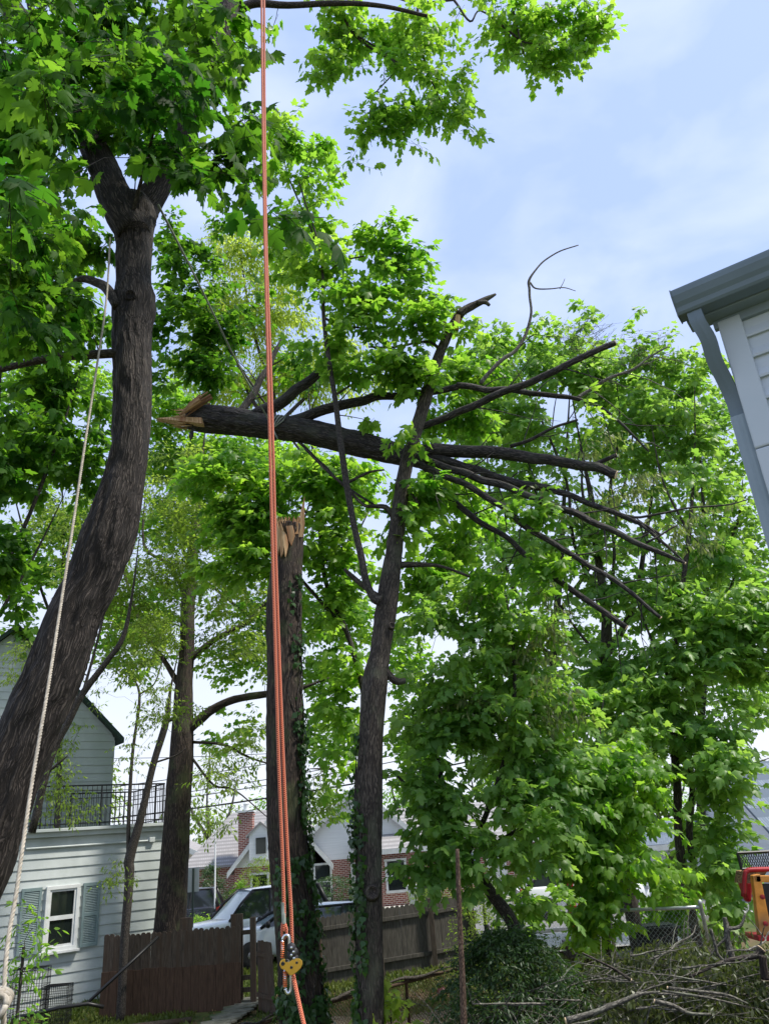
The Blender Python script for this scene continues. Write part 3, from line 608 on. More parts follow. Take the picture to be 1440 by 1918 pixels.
# ================================================================== STREET: vehicles
def car(label, loc, yaw, paint, L_=4.8, W_=1.88, Ht=1.7, pitchd=0, cat='car'):
    root = thing('parked_car', label, cat, loc, 'cars parked beyond the fence'); c, s_ = math.cos(yaw), math.sin(yaw); loc = Vector(loc)
    def X(x, y, z): return loc+Vector((x*c-y*s_, x*s_+y*c, z))
    # x forward. body stations: (x, halfwidth, bottom, belt/hood z)
    h2 = L_/2; st = [(-h2, .72*W_/2, .45, .95), (-h2+.06, .9*W_/2, .35, 1.02), (-h2+.35, .97*W_/2, .3, 1.07), (-h2+.9, W_/2, .26, 1.06), (-.3, W_/2, .24, 1.03), (.75, W_/2, .25, 1.02), (1.0, W_/2, .26, 1.01), (1.5, .98*W_/2, .28, .97), (h2-.35, .93*W_/2, .3, .9), (h2-.1, .85*W_/2, .33, .8), (h2, .7*W_/2, .38, .66)]
    def ringf(x, w, b, t): return [(x, -w*.92, b), (x, -w, b+.12), (x, -w, (b+t)/2), (x, -w*.97, t-.1), (x, -w*.9, t-.02), (x, -w*.5, t+.025), (x, 0, t+.035), (x, w*.5, t+.025), (x, w*.9, t-.02), (x, w*.97, t-.1), (x, w, (b+t)/2), (x, w, b+.12), (x, w*.92, b)]
    mb = MB(); vs = []; k = 13
    for q in st: vs += [X(*p) for p in ringf(*q)]
    fs = [(i*k+j, i*k+j+1, (i+1)*k+j+1, (i+1)*k+j) for i in range(len(st)-1) for j in range(k-1)]+[(i*k, (i+1)*k, (i+1)*k+k-1, i*k+k-1) for i in range(len(st)-1)]+[tuple(range(k)), tuple(range((len(st)-1)*k, len(st)*k))[::-1]]
    mb.add(vs, fs); mb.build('body', paint, root, smooth=True)
    wb, wt = W_/2*.9, W_/2*.68; xf0, xf1, xr1, xr0 = 1.15, .3, (-2.05 if cat == 'suv' else -1.65), (-2.36 if cat == 'suv' else -2.15); zb, zt_ = 1.0, Ht
    B4 = [X(xf0, -wb, zb), X(xf0, wb, zb), X(xr0, wb, zb), X(xr0, -wb, zb)]; T4 = [X(xf1, -wt, zt_-.05), X(xf1, wt, zt_-.05), X(xr1, wt, zt_-.06), X(xr1, -wt, zt_-.06)]
    g = MB(); g.add([B4[0], B4[1], T4[1], T4[0]], [(0, 1, 2, 3)]); g.build('windshield', M['glassw'], root)
    g = MB(); g.add([B4[2], B4[3], T4[3], T4[2]], [(0, 1, 2, 3)]); g.build('rear_window', M['glassc'], root)
    for a_, b_ in ((1, 2), (3, 0)): g = MB(); g.add([B4[a_], B4[b_], T4[b_], T4[a_]], [(0, 1, 2, 3)]); g.build('side_window', M['glassc'], root)
    # roof
    r_ = MB(); rs = []; nx = 9
    for i in range(nx):
        t_ = i/(nx-1); x = xf1+.06+(xr1-.1-xf1-.06)*t_; zc = zt_-.045+.05*math.sin(math.pi*min(1, t_*1.05)); wv = wt*(1.0+.03*math.sin(math.pi*t_))
        rs += [X(x, -wv, zc-.045), X(x, -wv*.9, zc-.01), X(x, 0, zc+.02), X(x, wv*.9, zc-.01), X(x, wv, zc-.045)]
    r_.add(rs, [(i*5+j, i*5+j+1, (i+1)*5+j+1, (i+1)*5+j) for i in range(nx-1) for j in range(4)]); r_.build('roof', paint, root, smooth=True)
    for y in (-1, 1):
        p_ = MB(); p_.tube([X(xf0+.03, y*wb, zb-.02), X((xf0+xf1)/2+.03, y*(wb+wt)/2*1.01, (zb+zt_)/2+.02), X(xf1, y*wt, zt_-.05)], .045, 6); p_.tube([X(xr0, y*wb, zb), X(xr1, y*wt, zt_-.06)], .08, 6)
        p_.tube([X(xf1, y*wt, zt_-.05), X(xr1, y*wt, zt_-.06)], .035, 6)
        p_.build('pillar', M['blackm'], root, smooth=True)
    for y in (-1, 1):
        for x in (-.25, -1.2): b_ = MB(); b_.tube([X(x+.05, y*(wb+.005), zb), X(x-.05, y*(wt+.01), zt_-.07)], .035, 6); b_.build('door_pillar', M['blackm'], root)
    for y in (-1, 1):
        m_ = MB(); m_.lathe([(.0, -.05), (.07, -.045), (.1, 0), (.08, .06), (0, .09)], X(.98, y*(W_/2+.1), 1.08), axis=(X(1, 0, 0)-X(0, 0, 0)), sides=10); m_.tube([X(.95, y*W_/2*.93, 1.02), X(.97, y*(W_/2+.08), 1.07)], .02, 5); m_.build('mirror', M['blackm'], root, smooth=True)
        l_ = MB(); l_.box(X(h2-.12, y*W_*.36, .74), (.2, .34, .13), rz=yaw+y*-.35*-1); l_.build('headlight', M['lamp'], root, bevel=.02)
        l_ = MB(); l_.box(X(-h2+.06, y*W_*.38, .92), (.12, .3, .2), rz=yaw); l_.build('tail_light', M['redlamp'], root, bevel=.02)
        for x in (-1.45, 1.45):
            ax = X(0, y, 0)-X(0, 0, 0); w_ = MB(); w_.lathe([(.2, -.11), (.33, -.11), (.35, -.08), (.35, .08), (.33, .11), (.2, .11)], X(x, y*(W_/2-.1), .35), axis=ax, sides=24); wo_ = w_.build('wheel', M['tyre'], root, smooth=True)
            w_ = MB(); w_.lathe([(0, .1), (.05, .12), (.2, .09), (.21, .11), (.21, -.05), (0, -.05)], X(x, y*(W_/2-.1), .35), axis=ax, sides=10); w_.build('rim', M['rim'], wo_)
    b_ = MB(); b_.box(X(h2-.02, 0, .55), (.1, 1.1, .2), rz=yaw); b_.build('grille', M['blackm'], root, bevel=.02)
    return root
g = G(478, 24.5); car('large white suv with pale windshield showing above the dark board fence', (g.x, 28.8, .46), math.pi+.55, M['wpaint'], 5.6, 2.05, 1.85, cat='suv')
g = G(556, 22.6); car('white hatchback mostly hidden behind the broken trunk and fence', (g.x+.2, 25.6, .43), math.pi+.3, M['wpaint'], 4.3, 1.8, 1.42)
g = G(300, 31); car('dark suv with red tail light beyond the left maple trunk', (g.x+.3, 36, .46), math.pi+.1, M['bpaint'], 4.8, 1.9, 1.75, cat='suv')
g = G(1090, 27); car('white car seen through leaves at the end of the driveway', (g.x, 31.5, .46), .1, M['wpaint'], 4.7, 1.85, 1.5)

# sign, pole, wires
sp = G(359, 23); sr = thing('road_sign', 'blank back of an upright sign on a green post beside the white suv', 'sign', sp)
a0, b0 = P(350, 1628, 23), P(372, 1668, 23)
mb = MB(); mb.tube([sp, Vector((sp.x, sp.y, P(359, 1628, sp.y).z+.02))], .035, 8); mb.build('post', M['pole'], sr)
pl = P(359, 1648, sp.y); mb = MB(); mb.box((pl.x, sp.y+.06, pl.z), (.46, .01, .72)); mb.build('plate', M['signb'], sr, bevel=.004)
fp = G(402, 30); top = P(405, 1530, fp.y); mb = MB(); mb.tube([fp, Vector((fp.x, fp.y, top.z))], [.04, .025], 8); tag(mb.build('white_pole', M['hwhite']), 'slim white pole standing behind the white suv', 'pole')
wires = [(1455, -.15, .018, 'second highest wire'), (1484, -.15, .018, 'wire just above the middle of the bundle'), (1494, -.145, .02, 'wire just below the middle of the bundle'), (1516, -.13, .035, 'thick lowest wire'), (1418, -.03, .014, 'thin highest wire')]
for y0, sl_, r_, lab in wires:
    pts = [P(x, y0+(x-350)*sl_+((x-350)/400)**2*-12, 36) for x in range(-500, 1500, 100)]
    mb = MB(); mb.tube(pts, r_, 5); tag(mb.build('power_line', M['blackm']), lab+' strung across above the street', 'power line', 'power lines over the street')

# ================================================================== HOUSES ACROSS THE STREET
def boxhouse(name, label, cx, Y, w, d, eave, ridge, wallm, roofm, yaw=0, gable='x', base=None, wins=(), upper=None, door=None):
    """gable 'f' = gable end faces the camera; 'x' = ridge parallel to the street"""
    w *= 1.18; wins = [(a_*1.18, b_, c_, d_) for a_, b_, c_, d_ in wins]; door = door*1.18 if door is not None else None
    root = thing(name, label, 'house', (cx, Y, .45)); c, s_ = math.cos(yaw), math.sin(yaw); z0 = .45
    def X(x, y, z): return Vector((cx+x*c-y*s_, Y+x*s_+y*c, z0+z))
    ax = (X(1, 0, 0)-X(0, 0, 0), X(0, 1, 0)-X(0, 0, 0), Zv)
    mb = MB()
    mb.add([X(x, y, z) for z in (0, eave) for x, y in ((-w/2, 0), (w/2, 0), (w/2, d), (-w/2, d))], [(0, 1, 5, 4), (1, 2, 6, 5), (2, 3, 7, 6), (3, 0, 4, 7)])
    mb.build('wall', wallm, root)
    g_ = MB(); r_ = MB(); o = .3; th = .15
    if gable == 'f':
        for y in (0, d): g_.add([X(-w/2, y, eave), X(w/2, y, eave), X(0, y, ridge)], [(0, 1, 2)])
        sl2 = (ridge-eave)/(w/2)
        for sg in (-1, 1): r_.poly_extrude([X(sg*(w/2+o), -o, eave-o*sl2+.02), X(0, -o, ridge+.02), X(0, -o, ridge+th), X(sg*(w/2+o), -o, eave-o*sl2+th)], (X(0, 1, 0)-X(0, 0, 0))*(d+2*o))
    else:
        for x in (-w/2, w/2): g_.add([X(x, 0, eave), X(x, d, eave), X(x, d/2, ridge)], [(0, 1, 2)])
        sl2 = (ridge-eave)/(d/2)
        for a_, b_ in ((-o, d/2), (d+o, d/2)): r_.poly_extrude([X(-w/2-o, a_, eave-o*sl2+.02), X(-w/2-o, b_, ridge+.02), X(-w/2-o, b_, ridge+th), X(-w/2-o, a_, eave-o*sl2+th)], (X(1, 0, 0)-X(0, 0, 0))*(w+2*o))
    for gi in (0, 1): gg = MB(); gg.add(g_.v[gi*3:gi*3+3], [(0, 1, 2)]); gg.build('gable', upper or M['hwhite'], root)
    r_.build('roof', roofm, root)
    f_ = MB()
    if gable == 'f':
        for sg in (-1, 1): f_.poly_extrude([X(sg*(w/2+o), -o-.03, eave-o*sl2-.12), X(0, -o-.03, ridge-.12), X(0, -o-.03, ridge+th+.02), X(sg*(w/2+o), -o-.03, eave-o*sl2+th+.02)], (X(0, 1, 0)-X(0, 0, 0))*.03)
    else: f_.box(X(0, -o-.02, eave-o*sl2+.02), (w+2*o, .04, .22), ax=ax)
    f_.build('fascia', M['trimw'], root)
    for (x, z, ww_, hh_) in wins:
        m_ = MB()
        for dx, dz_, sx, sz in ((0, hh_/2, ww_+.2, .1), (0, -hh_/2, ww_+.2, .12), (-ww_/2-.02, 0, .1, hh_-.12), (ww_/2+.02, 0, .1, hh_-.12), (0, 0, ww_-.06, .06)): m_.box(X(x+dx, -.03, z+dz_), (sx, .1, sz), ax=ax)
        wo_ = m_.build('window', M['trimw'], root); m_ = MB(); m_.box(X(x, -.01, z), (ww_, .03, hh_), ax=ax); m_.build('pane', M['glassd'] if ww_ < 1.2 else M['glassw'], wo_)
    if door is not None:
        m_ = MB(); m_.box(X(door, -.03, 1.05), (.95, .08, 2.1), ax=ax); do = m_.build('door', M['trimw'], root); m_ = MB(); m_.lathe([(0, 0), (.035, .01), (.035, .05), (0, .06)], X(door+.35, -.07, 1.0), axis=-ax[1], sides=8); m_.build('handle', M['rim'], do)
    return root, X, ax
def xat(px, Y): return P(px, hor(px), Y).x
boxhouse('cream_house', 'cream boarded house with low gable behind the left maple trunk', xat(322, 44.8), 44.8, 6.4, 3, 1.9, 3.8, M['brick'], M['shg'], 0, 'f', upper=M['hcream'], wins=((-1, 1.2, .9, 1.2), (.9, 1.2, .8, 1.2), (2.4, 1.2, .7, 1.2)))
# white cape house with brick base, tall chimney, dormer
hx = xat(500, 42.5); rt_, X, ax = boxhouse('cape_house', 'white gabled cape house with tall brick chimney and small dormer', hx+.7, 42.5, 4.0, 7, 2.3, 5.0, M['brick'], M['shg'], 0, 'f', wins=((-.9, 1.3, .8, 1.3), (.9, 1.3, .8, 1.3)), door=0)
mb = MB(); mb.box(X(-3.7, 3.9, 1.2), (2.7, 5, 2.4), ax=ax); mb.build('side_wing', M['brick'], rt_)
mb = MB(); mb.poly_extrude([X(-5.4, 1.1, 2.35), X(-1.6, 1.1, 2.35), X(-1.0, 4.3, 5.0), X(-3.4, 4.3, 5.0)], Zv*.12); mb.build('side_roof', M['shg'], rt_)
cx_ = xat(462, 43.6); ct = P(462, 1522, 43.6).z; mb = MB(); mb.box((cx_, 43.6, (.45+ct)/2), (.74, .6, ct-.45)); mb.box((cx_, 43.6, ct-.12), (.82, .68, .1)); ch = mb.build('chimney', M['brick'], rt_)
mb = MB(); mb.box((cx_, 43.6, ct+.05), (.9, .74, .1)); mb.lathe([(.14, 0), (.14, .3), (.17, .34), (.1, .42)], (cx_, 43.6, ct+.1)); mb.build('chimney_cap', M['trimw'], ch)
dx_ = xat(490, 42.3); dzp = P(490, 1546, 42.3).z; mb = MB(); mb.box((dx_, 42.9, dzp-1.0), (1.2, 1.5, 1.2)); mb.poly_extrude([(dx_-.6, 42.15, dzp-.4), (dx_+.6, 42.15, dzp-.4), (dx_, 42.15, dzp+.1)], (0, 1.5, 0)); dm = mb.build('dormer', M['hwhite'], rt_)
mb = MB(); mb.box((dx_, 42.13, dzp-.95), (.5, .05, .75)); mb.build('dormer_window', M['glassd'], dm)
mb = MB()
for sg in (-1, 1): mb.poly_extrude([(dx_+sg*.75, 42.05, dzp-.55), (dx_, 42.05, dzp+.1), (dx_, 42.05, dzp+.2), (dx_+sg*.75, 42.05, dzp-.45)], (0, 1.7, 0))
mb.build('dormer_roof', M['shg'], dm)
r2, X, ax = boxhouse('gabled_house', 'white gabled house with brick ground floor behind the ivy covered trunk', xat(672, 42.5), 42.5, 6.6, 8, 2.3, 5.6, M['brick'], M['shg'], 0, 'f', wins=((-1.6, 1.35, .8, 1.6), (1.3, 1.35, 1.3, 1.4)), door=0)
boxhouse('brick_house', 'low red brick house behind the right end of the board fence', xat(880, 41.3), 41.3, 9.2, 8, 2.6, 4.4, M['brick'], M['shg'], 0, 'x', wins=((-3.2, 1.4, .9, 1.4), (-.6, 1.5, 1.9, 1.4), (2.6, 1.5, .9, 1.3)), door=.95)
boxhouse('brick_house', 'red brick house glimpsed through leaves above the driveway', xat(1075, 43.7), 43.7, 5.5, 8, 3.6, 5.6, M['brick'], M['shb'], 0, 'x', wins=((-1.4, 1.9, .9, 1.4), (1.3, 1.9, .9, 1.4)))
boxhouse('grey_roofed_house', 'white house with blue-grey shingle roof at the far right edge', xat(1396, 30.7)+5.3, 30.7, 7.5, 8, 2.2, 4.7, M['hwhite'], M['shb'], 0, 'x', wins=((-2.6, 1.6, 1.5, 1.5), (0, 1.6, .9, 1.4)))
boxhouse('white_cottage', 'small white building glimpsed between the twin maple trunks', xat(1275, 35.4)+.3, 35.4, 4.2, 6, 1.9, 2.7, M['hwhite'], M['shb'], 0, 'x', wins=((-.8, 1.2, .8, .8), (.9, 1.2, .8, .8)))
# small things by the brick house
for px, nm, lab, col in ((776, 'wheelie_bin', 'pale wheelie bin in front of the brick house', M['signb']), (797, 'wheelie_bin', 'dark green wheelie bin in front of the brick house', M['pole'])):
    r_ = thing(nm, lab, 'bin', G(px, 33.6)); g = G(px, 33.6); mb = MB(); mb.lathe([(.22, 0), (.24, .02), (.3, .95), (.31, .97)], g, sides=4); mb.build('body', col, r_, bevel=.02); mb = MB(); mb.lathe([(.33, .97), (.34, 1.0), (.2, 1.06)], g, sides=4); mb.build('lid', col, r_)

# ================================================================== CHAIN LINK FENCES
def chain(name, label, pts, h, spc, wm, rm, rail_r=.024, post_every=None, toprail=True):
    root = thing(name, label, 'fence', pts[0]); ms = MB()
    for a_, b_ in zip(pts[:-1], pts[1:]):
        d = b_-a_; Ln = math.hypot(d.x, d.y); k = int(Ln/spc); m_ = int(h/spc)*1
        def Q(i, j): t_ = i*spc/Ln; return a_+d*t_+Zv*(j*spc)
        for i0 in range(-m_, k+1):
            for sg in (1, -1):
                line = []
                for j in range(m_+1):
                    i = i0+j if sg == 1 else i0+m_-j
                    if 0 <= i <= k: line.append(Q(i, j)+Vector((random.uniform(-.004, .004), (j % 2)*.006*sg, random.uniform(-.004, .004))))
                if len(line) > 1: ms.tube(line, (.005 if wm == 'rust' else .0028), 3, cap=False)
    ms.build('mesh_wires', M[wm], root)
    if toprail:
        mb = MB(); tp = [p+Zv*h for p in pts]; mb.tube([Vector(q[:3]) for q in cr([tuple(p) for p in tp], 4)], rail_r, 10); mb.build('top_rail', M[rm], root, smooth=True)
    for p in pts:
        mb = MB(); mb.lathe([(.03, 0), (.03, h+.04), (.036, h+.05), (.03, h+.09), (0, h+.11)], p, sides=10); mb.build('post', M[rm], root, smooth=True)
    return root
def railpt(px, py, h, zt_):    # point on rail of top height zt_
    d = ray(px, py); t_ = (zt_-H)/d.z; p = Vector((0, 0, H))+d*t_; return Vector((p.x, p.y, zt_-h))
cp = [railpt(440, 1932, 1.15, 1.1), railpt(560, 1889, 1.15, 1.1), railpt(760, 1836, 1.15, 1.1), railpt(935, 1792, 1.15, 1.12), railpt(1100, 1765, 1.15, 1.12)]
chain('chain_link_fence', 'low rusty chain link fence crossing in front of the lawn', cp, 1.12, .065, 'rust', 'rust', .03)
cq = [P(1138, 1706, 14.2), P(1312, 1699, 13.4)]; cq = [Vector((p.x, p.y, p.z-1.5)) for p in cq]
chain('chain_link_fence', 'silver chain link panel in front of the black trash bins', cq, 1.5, .075, 'galv', 'galv', .026)
cs = [Vector((xat(975, 24), 24.3, .4)), Vector((xat(1085, 24), 24.3, .4))]
chain('chain_link_fence', 'short chain link fence before the bright driveway', cs, 1.1, .1, 'galv', 'pole', .02)
# vine stem winding along the low fence rail
mb = MB(); vp = []
for i in range(60):
    t_ = i/59*3; k = min(2, int(t_)); p = cp[k].lerp(cp[k+1], t_-k)+Zv*1.15; vp.append(p+Vector((0, -.03+.03*math.sin(i*.9), .02+.025*math.sin(i*.7)+.01*random.random())))
mb.tube(vp, [.022+.008*math.sin(i*.5) for i in range(60)], 7); vr = thing('rail_vine', 'woody bare vine wound along the rusty fence rail', 'vine', vp[0]); mb.build('stem', M['barkt'], vr, smooth=True)
mb = MB()
for i in range(130):
    p = vp[random.randrange(60)]; q_ = p+Vector((random.uniform(-.06, .06), random.uniform(-.05, .05), random.uniform(.02, .14))); mb.tube([p, q_], [.004, .002], 3, cap=False)
mb.build('twigs', M['barkt'], vr)['kind'] = 'stuff'
# ball
bd = ray(828, 1860); bt = (tz(0, 19.6)+.12-H)/bd.z; bp = Vector((0, 0, H))+bd*bt; mb = MB(); rb = .125; mb.lathe([(math.sin(a_)*rb, -math.cos(a_)*rb) for a_ in np.linspace(0, math.pi, 15)], (bp.x, bp.y, bp.z), sides=24); tag(mb.build('ball', M['maroon'], smooth=True), 'dark maroon ball lying on soil behind the low fence', 'ball')
# ================================================================== BINS, MACHINE
def trash_bin(label, c, w, h, lie=False):
    r_ = thing('trash_bin', label, 'trash bin', c, 'black bins behind the chain link'); c = Vector(c)
    mb = MB()
    vs = [c+Vector((sx*w*k, sy*w*.45*k, z)) for z, k in ((0, .42), (h*.9, .5), (h*.9, .53), (h, .53)) for sx, sy in ((-1, -1), (1, -1), (1, 1), (-1, 1))]
    mb.add(vs, [(i*4+j, i*4+(j+1) % 4, (i+1)*4+(j+1) % 4, (i+1)*4+j) for i in range(3) for j in range(4)]+[(3, 2, 1, 0)]); mb.build('body', M['binm'], r_, bevel=.02)
    mb = MB(); mb.box(c+Zv*(h+.03), (w*1.12, w*1.0, .05)); mb.box(c+Zv*(h+.065), (w*.8, w*.7, .03)); mb.build('lid', M['binm'], r_, bevel=.02)
    mb = MB(); mb.tube([c+Vector((-w*.4, -w*.55, h*.93)), c+Vector((w*.4, -w*.55, h*.93))], .018, 6); mb.build('handle', M['binm'], r_)
trash_bin('taller black trash bin with flat lid behind the chain link panel', gp(1240, 16.0), .85, 1.25)
trash_bin('lower black trash bin in front of the taller one', gp(1262, 15.2), .95, .82)
trash_bin('left black trash bin half covered by leaves', gp(1200, 15.8), .7, .8)

MO = Vector((xat(1440, 13.5), 13.5, 0)); mr = thing('wood_chipper', 'red and orange tree machine with black mesh guard at the right edge', 'machine', (MO.x, MO.y, 0))
def mp_(px, py, Y=13.5): return P(px, py, Y)
mb = MB(); fr_ = [mp_(1391, 1680), mp_(1394, 1640), mp_(1398, 1632), mp_(1412, 1629), mp_(1500, 1628)]; c_ = [Vector(q[:3]) for q in cr([tuple(p) for p in fr_], 5)]; mb.tube(c_, .035, 10)
mb.tube([p+Vector((.1, .2, 0)) for p in c_], .03, 10); mb.build('tube_frame', M['redp'], mr, smooth=True)
def quad_slab(pts, th, name, m, par, bevel=.01):
    mb = MB(); mb.poly_extrude(pts, (0, th, 0)); return mb.build(name, m, par, bevel=bevel)
quad_slab([mp_(1390, 1655), mp_(1420, 1655), mp_(1440, 1628), mp_(1393, 1632)], .35, 'deck_plate', M['woodd'], mr)
quad_slab([mp_(1409, 1640, 13.3), mp_(1423, 1637, 13.3), mp_(1446, 1752, 13.3), mp_(1422, 1752, 13.3)], .12, 'orange_panel', M['orp'], mr)
quad_slab([mp_(1410, 1640, 13.3), mp_(1500, 1640, 13.3), mp_(1500, 1653, 13.3), mp_(1412, 1653, 13.3)], .1, 'orange_beam', M['orp'], mr)
quad_slab([mp_(1425, 1655, 13.35), mp_(1500, 1655, 13.35), mp_(1500, 1750, 13.35), mp_(1446, 1750, 13.35)], .05, 'rubber_curtain', M['binm'], mr)
quad_slab([mp_(1418, 1752, 13.3), mp_(1500, 1752, 13.3), mp_(1500, 1763, 13.3), mp_(1420, 1763, 13.3)], .5, 'red_bumper', M['redp'], mr)
quad_slab([mp_(1385, 1652, 13.9), mp_(1410, 1650, 13.9), mp_(1408, 1690, 13.9), mp_(1399, 1690, 13.9)], .15, 'red_hood', M['redp'], mr, .05)
for py in (1680, 1730): mb = MB(); mb.lathe([(0, 0), (.035, .005), (.035, .03), (0, .035)], mp_(1426 if py < 1700 else 1432, py, 13.27), axis=(0, -1, 0), sides=12); mb.build('bolt', M['redp'], mr)
mb = MB()   # mesh guard
g0, g1, g2, g3 = mp_(1380, 1598, 13.6), mp_(1500, 1592, 13.6), mp_(1500, 1626, 13.6), mp_(1388, 1628, 13.6)
for a_, b_ in ((g0, g1), (g2, g3), (g3, g0)): mb.tube([a_, b_], .022, 6)
for i in range(26):
    for sg in (0, 1):
        a_ = g0.lerp(g1, i/26); b_ = g3.lerp(g2, min(1, max(0, (i+(3 if sg else -3))/26))); mb.tube([a_, b_], .006, 4)
mb.build('mesh_guard', M['blackm'], mr)
for px in (1408, 1495):
    mb = MB(); c_ = mp_(px, 1800, 13.9); mb.lathe([(.2, -.1), (.36, -.1), (.38, 0), (.36, .1), (.2, .1)], (c_.x, 13.9, .38), axis=(0, 1, 0), sides=24); wh_ = mb.build('wheel', M['tyre'], mr, smooth=True); mb = MB(); mb.lathe([(0, -.06), (.2, -.04), (.2, .04), (0, .06)], (c_.x, 13.9, .38), axis=(0, 1, 0), sides=16); mb.build('rim', M['rim'], wh_)
q1 = P(1066, 1665, 22.5); rt_ = thing('red_machine', 'red machine mast with dark base hidden in foliage by the driveway', 'machine', (q1.x, 22.5, .4)); mb = MB(); mb.box((q1.x, 22.5, 1.35), (.2, .2, 1.7)); mb.box((q1.x+.2, 22.55, 1.1), (.06, .1, .9)); mb.box((q1.x+.1, 22.52, 1.9), (.34, .08, .1)); mb.build('mast', M['redp'], rt_, bevel=.03); mb = MB(); mb.box((q1.x+.1, 22.5, .55), (.9, .7, .35)); mb.build('base', M['binm'], rt_, bevel=.03)

# ================================================================== SHRUBS
def shrub(name, label, px, Y, w, h, shape, mk, n, size, T=LEAF_NA, cat='shrub', z0=None, up_=.0, group=None, droop=.4):
    g = G(px, Y); w *= 1.18
    if z0 is not None: g.z = z0
    root = thing(name, label, cat, g, group); mb = MB(); pts = []
    while len(pts) < n:
        t_ = random.random(); r_ = shape(t_)*w/2; a_ = random.random()*6.283; k = random.random()**.35
        p = Vector((math.cos(a_)*r_*k, math.sin(a_)*r_*k, t_*h)); 
        if vn(p+g, 2.2) > -.28: pts.append(p+g)
    pts = np.array([list(p) for p in pts]); base = [(g+Zv*(h*.12*i), .03) for i in range(7)]
    mb.tube([g, g+Zv*h*.75], [.04*w, .012], 6)
    od = grow(mb, base, pts, .003, 3); od[:, 2] += up_
    p, d, n_, s_, b, t = sprays(pts, od, size, 12, size*5, droop, .6); mb.build('stem', M['barkt'], root); leaf_obj('foliage', M[mk], root, [(p, d, n_, s_, T)]); return root
cone = lambda t: (1-t)**.7*(.55+.45*min(1, t*5)); ball = lambda t: math.sqrt(max(.02, 1-(2*t-1)**2)); dome = lambda t: math.sqrt(max(.02, 1-t*t))
shrub('conical_shrub', 'blue-green conical evergreen shrub behind the sign', 394, 33, 2.6, 2.5, cone, 'leafD', 420, .1)
shrub('round_shrub', 'bright green rounded shrub before the cape house', 452, 33.5, 1.6, 1.7, cone, 'leafB', 220, .1)
shrub('low_shrub', 'mixed green low shrub beside the white pole', 420, 32.6, 2.0, .95, dome, 'leafS', 160, .1)
shrub('weeping_shrub', 'pale feathery weeping shrub against the brick wall', 487, 33.8, 1.8, 2.7, ball, 'leafS', 200, .09, droop=1.5)
shrub('low_hedge', 'dark hedge clump behind the suv roof', 625, 31.5, 3.8, 1.7, dome, 'leafD', 330, .1)
shrub('low_shrub', 'bright green shrub at the foot of the sign post', 368, 27, 1.6, .9, dome, 'leafB', 130, .1)
shrub('garden_shrub', 'green shrub near the bins of the brick house', 815, 31.8, 2.0, 2.2, ball, 'leafS', 170, .1)
shrub('yellow_shrub', 'yellow-green shrub at the right end of the board fence', 915, 21.3, 1.6, 2.1, ball, 'leafY', 170, .08)
shrub('dark_yew', 'dark dense feathery yew bush left of the brush pile', 978, 10.1, 2.3, 2.15, dome, 'leafD', 2300, .065)
shrub('dark_yew', 'smaller dark shaggy bush between the big yew and the brush pile', 1062, 10.6, 1.5, 1.5, dome, 'leafD', 800, .065)
shrub('leafy_bush', 'light green loose bush above the dark yew', 935, 13.4, 1.3, 2.5, ball, 'leafS', 420, .06)
shrub('bright_sapling', 'bright yellow-green seedling leaves at the foot of the grey trunk', 742, 9.9, .42, .85, ball, 'leafY', 26, .12, LEAF_MD, 'seedling', z0=.68)
shrub('corner_bush', 'bright leafy bush at the lower left corner beside the white rope', -22, 5.6, .3, 1.1, ball, 'leafB', 40, .06, LEAF_NA, 'bush', z0=2.05)
# ================================================================== TREES
def trunkmesh(root, traces, barkm, name='trunk', sides=40, disp=rough_trunk):
    mb = MB()
    for i, (p, r) in enumerate(traces):
        mb.tube(p, r, sides if i == 0 else max(8, sides//2), disp=disp if max(r) > .035 else None)
    return mb.build(name, barkm, root, smooth=True)
def knot(mb, p, d, r):
    mb.lathe([(r*1.5, -r*.8), (r*1.25, 0), (r*1.15, r*.35), (r*.95, r*.45), (r*.8, r*.25), (r*.55, r*.05), (0, 0)], p, axis=d, sides=14)
def splinters(mb, c, ax, rad, n, l0, l1, ring=.8, w=.02):
    """jagged shards rising from a broken end"""
    ax = Vector(ax).normalized(); a = ax.orthogonal().normalized(); b = ax.cross(a)
    for i in range(n):
        th = random.random()*6.283; rr = rad*ring*random.uniform(.35, 1.05); q = Vector(c)+(a*math.cos(th)+b*math.sin(th))*rr-ax*.1
        ln = random.uniform(l0, l1)*(.5+.7*(vn((math.cos(th)*2, math.sin(th)*2, 3))+.5)); wd = w*random.uniform(.5, 1.6); tn = (a*-math.sin(th)+b*math.cos(th)); rdv = (a*math.cos(th)+b*math.sin(th))
        tilt = rdv*random.uniform(-.04, .06)*1.5+tn*random.uniform(-.04, .04)
        pts = [q-tn*wd, q+tn*wd, q+rdv*wd*.6+tn*wd*.2, q-rdv*wd*.4]; tipp = q+ax*(ln+.1)+tilt; midp = q+ax*(ln*.6+.1)+tilt*.4
        vs = pts+[m+(midp-q) for m in [q+(p-q)*.7 for p in pts]]+[tipp]
        mb.add(vs, [(i_, (i_+1) % 4, 4+(i_+1) % 4, 4+i_) for i_ in range(4)]+[(4+i_, 4+(i_+1) % 4, 8) for i_ in range(4)], [Vector((random.random()*.2, v.x, v.z)) for v in vs])

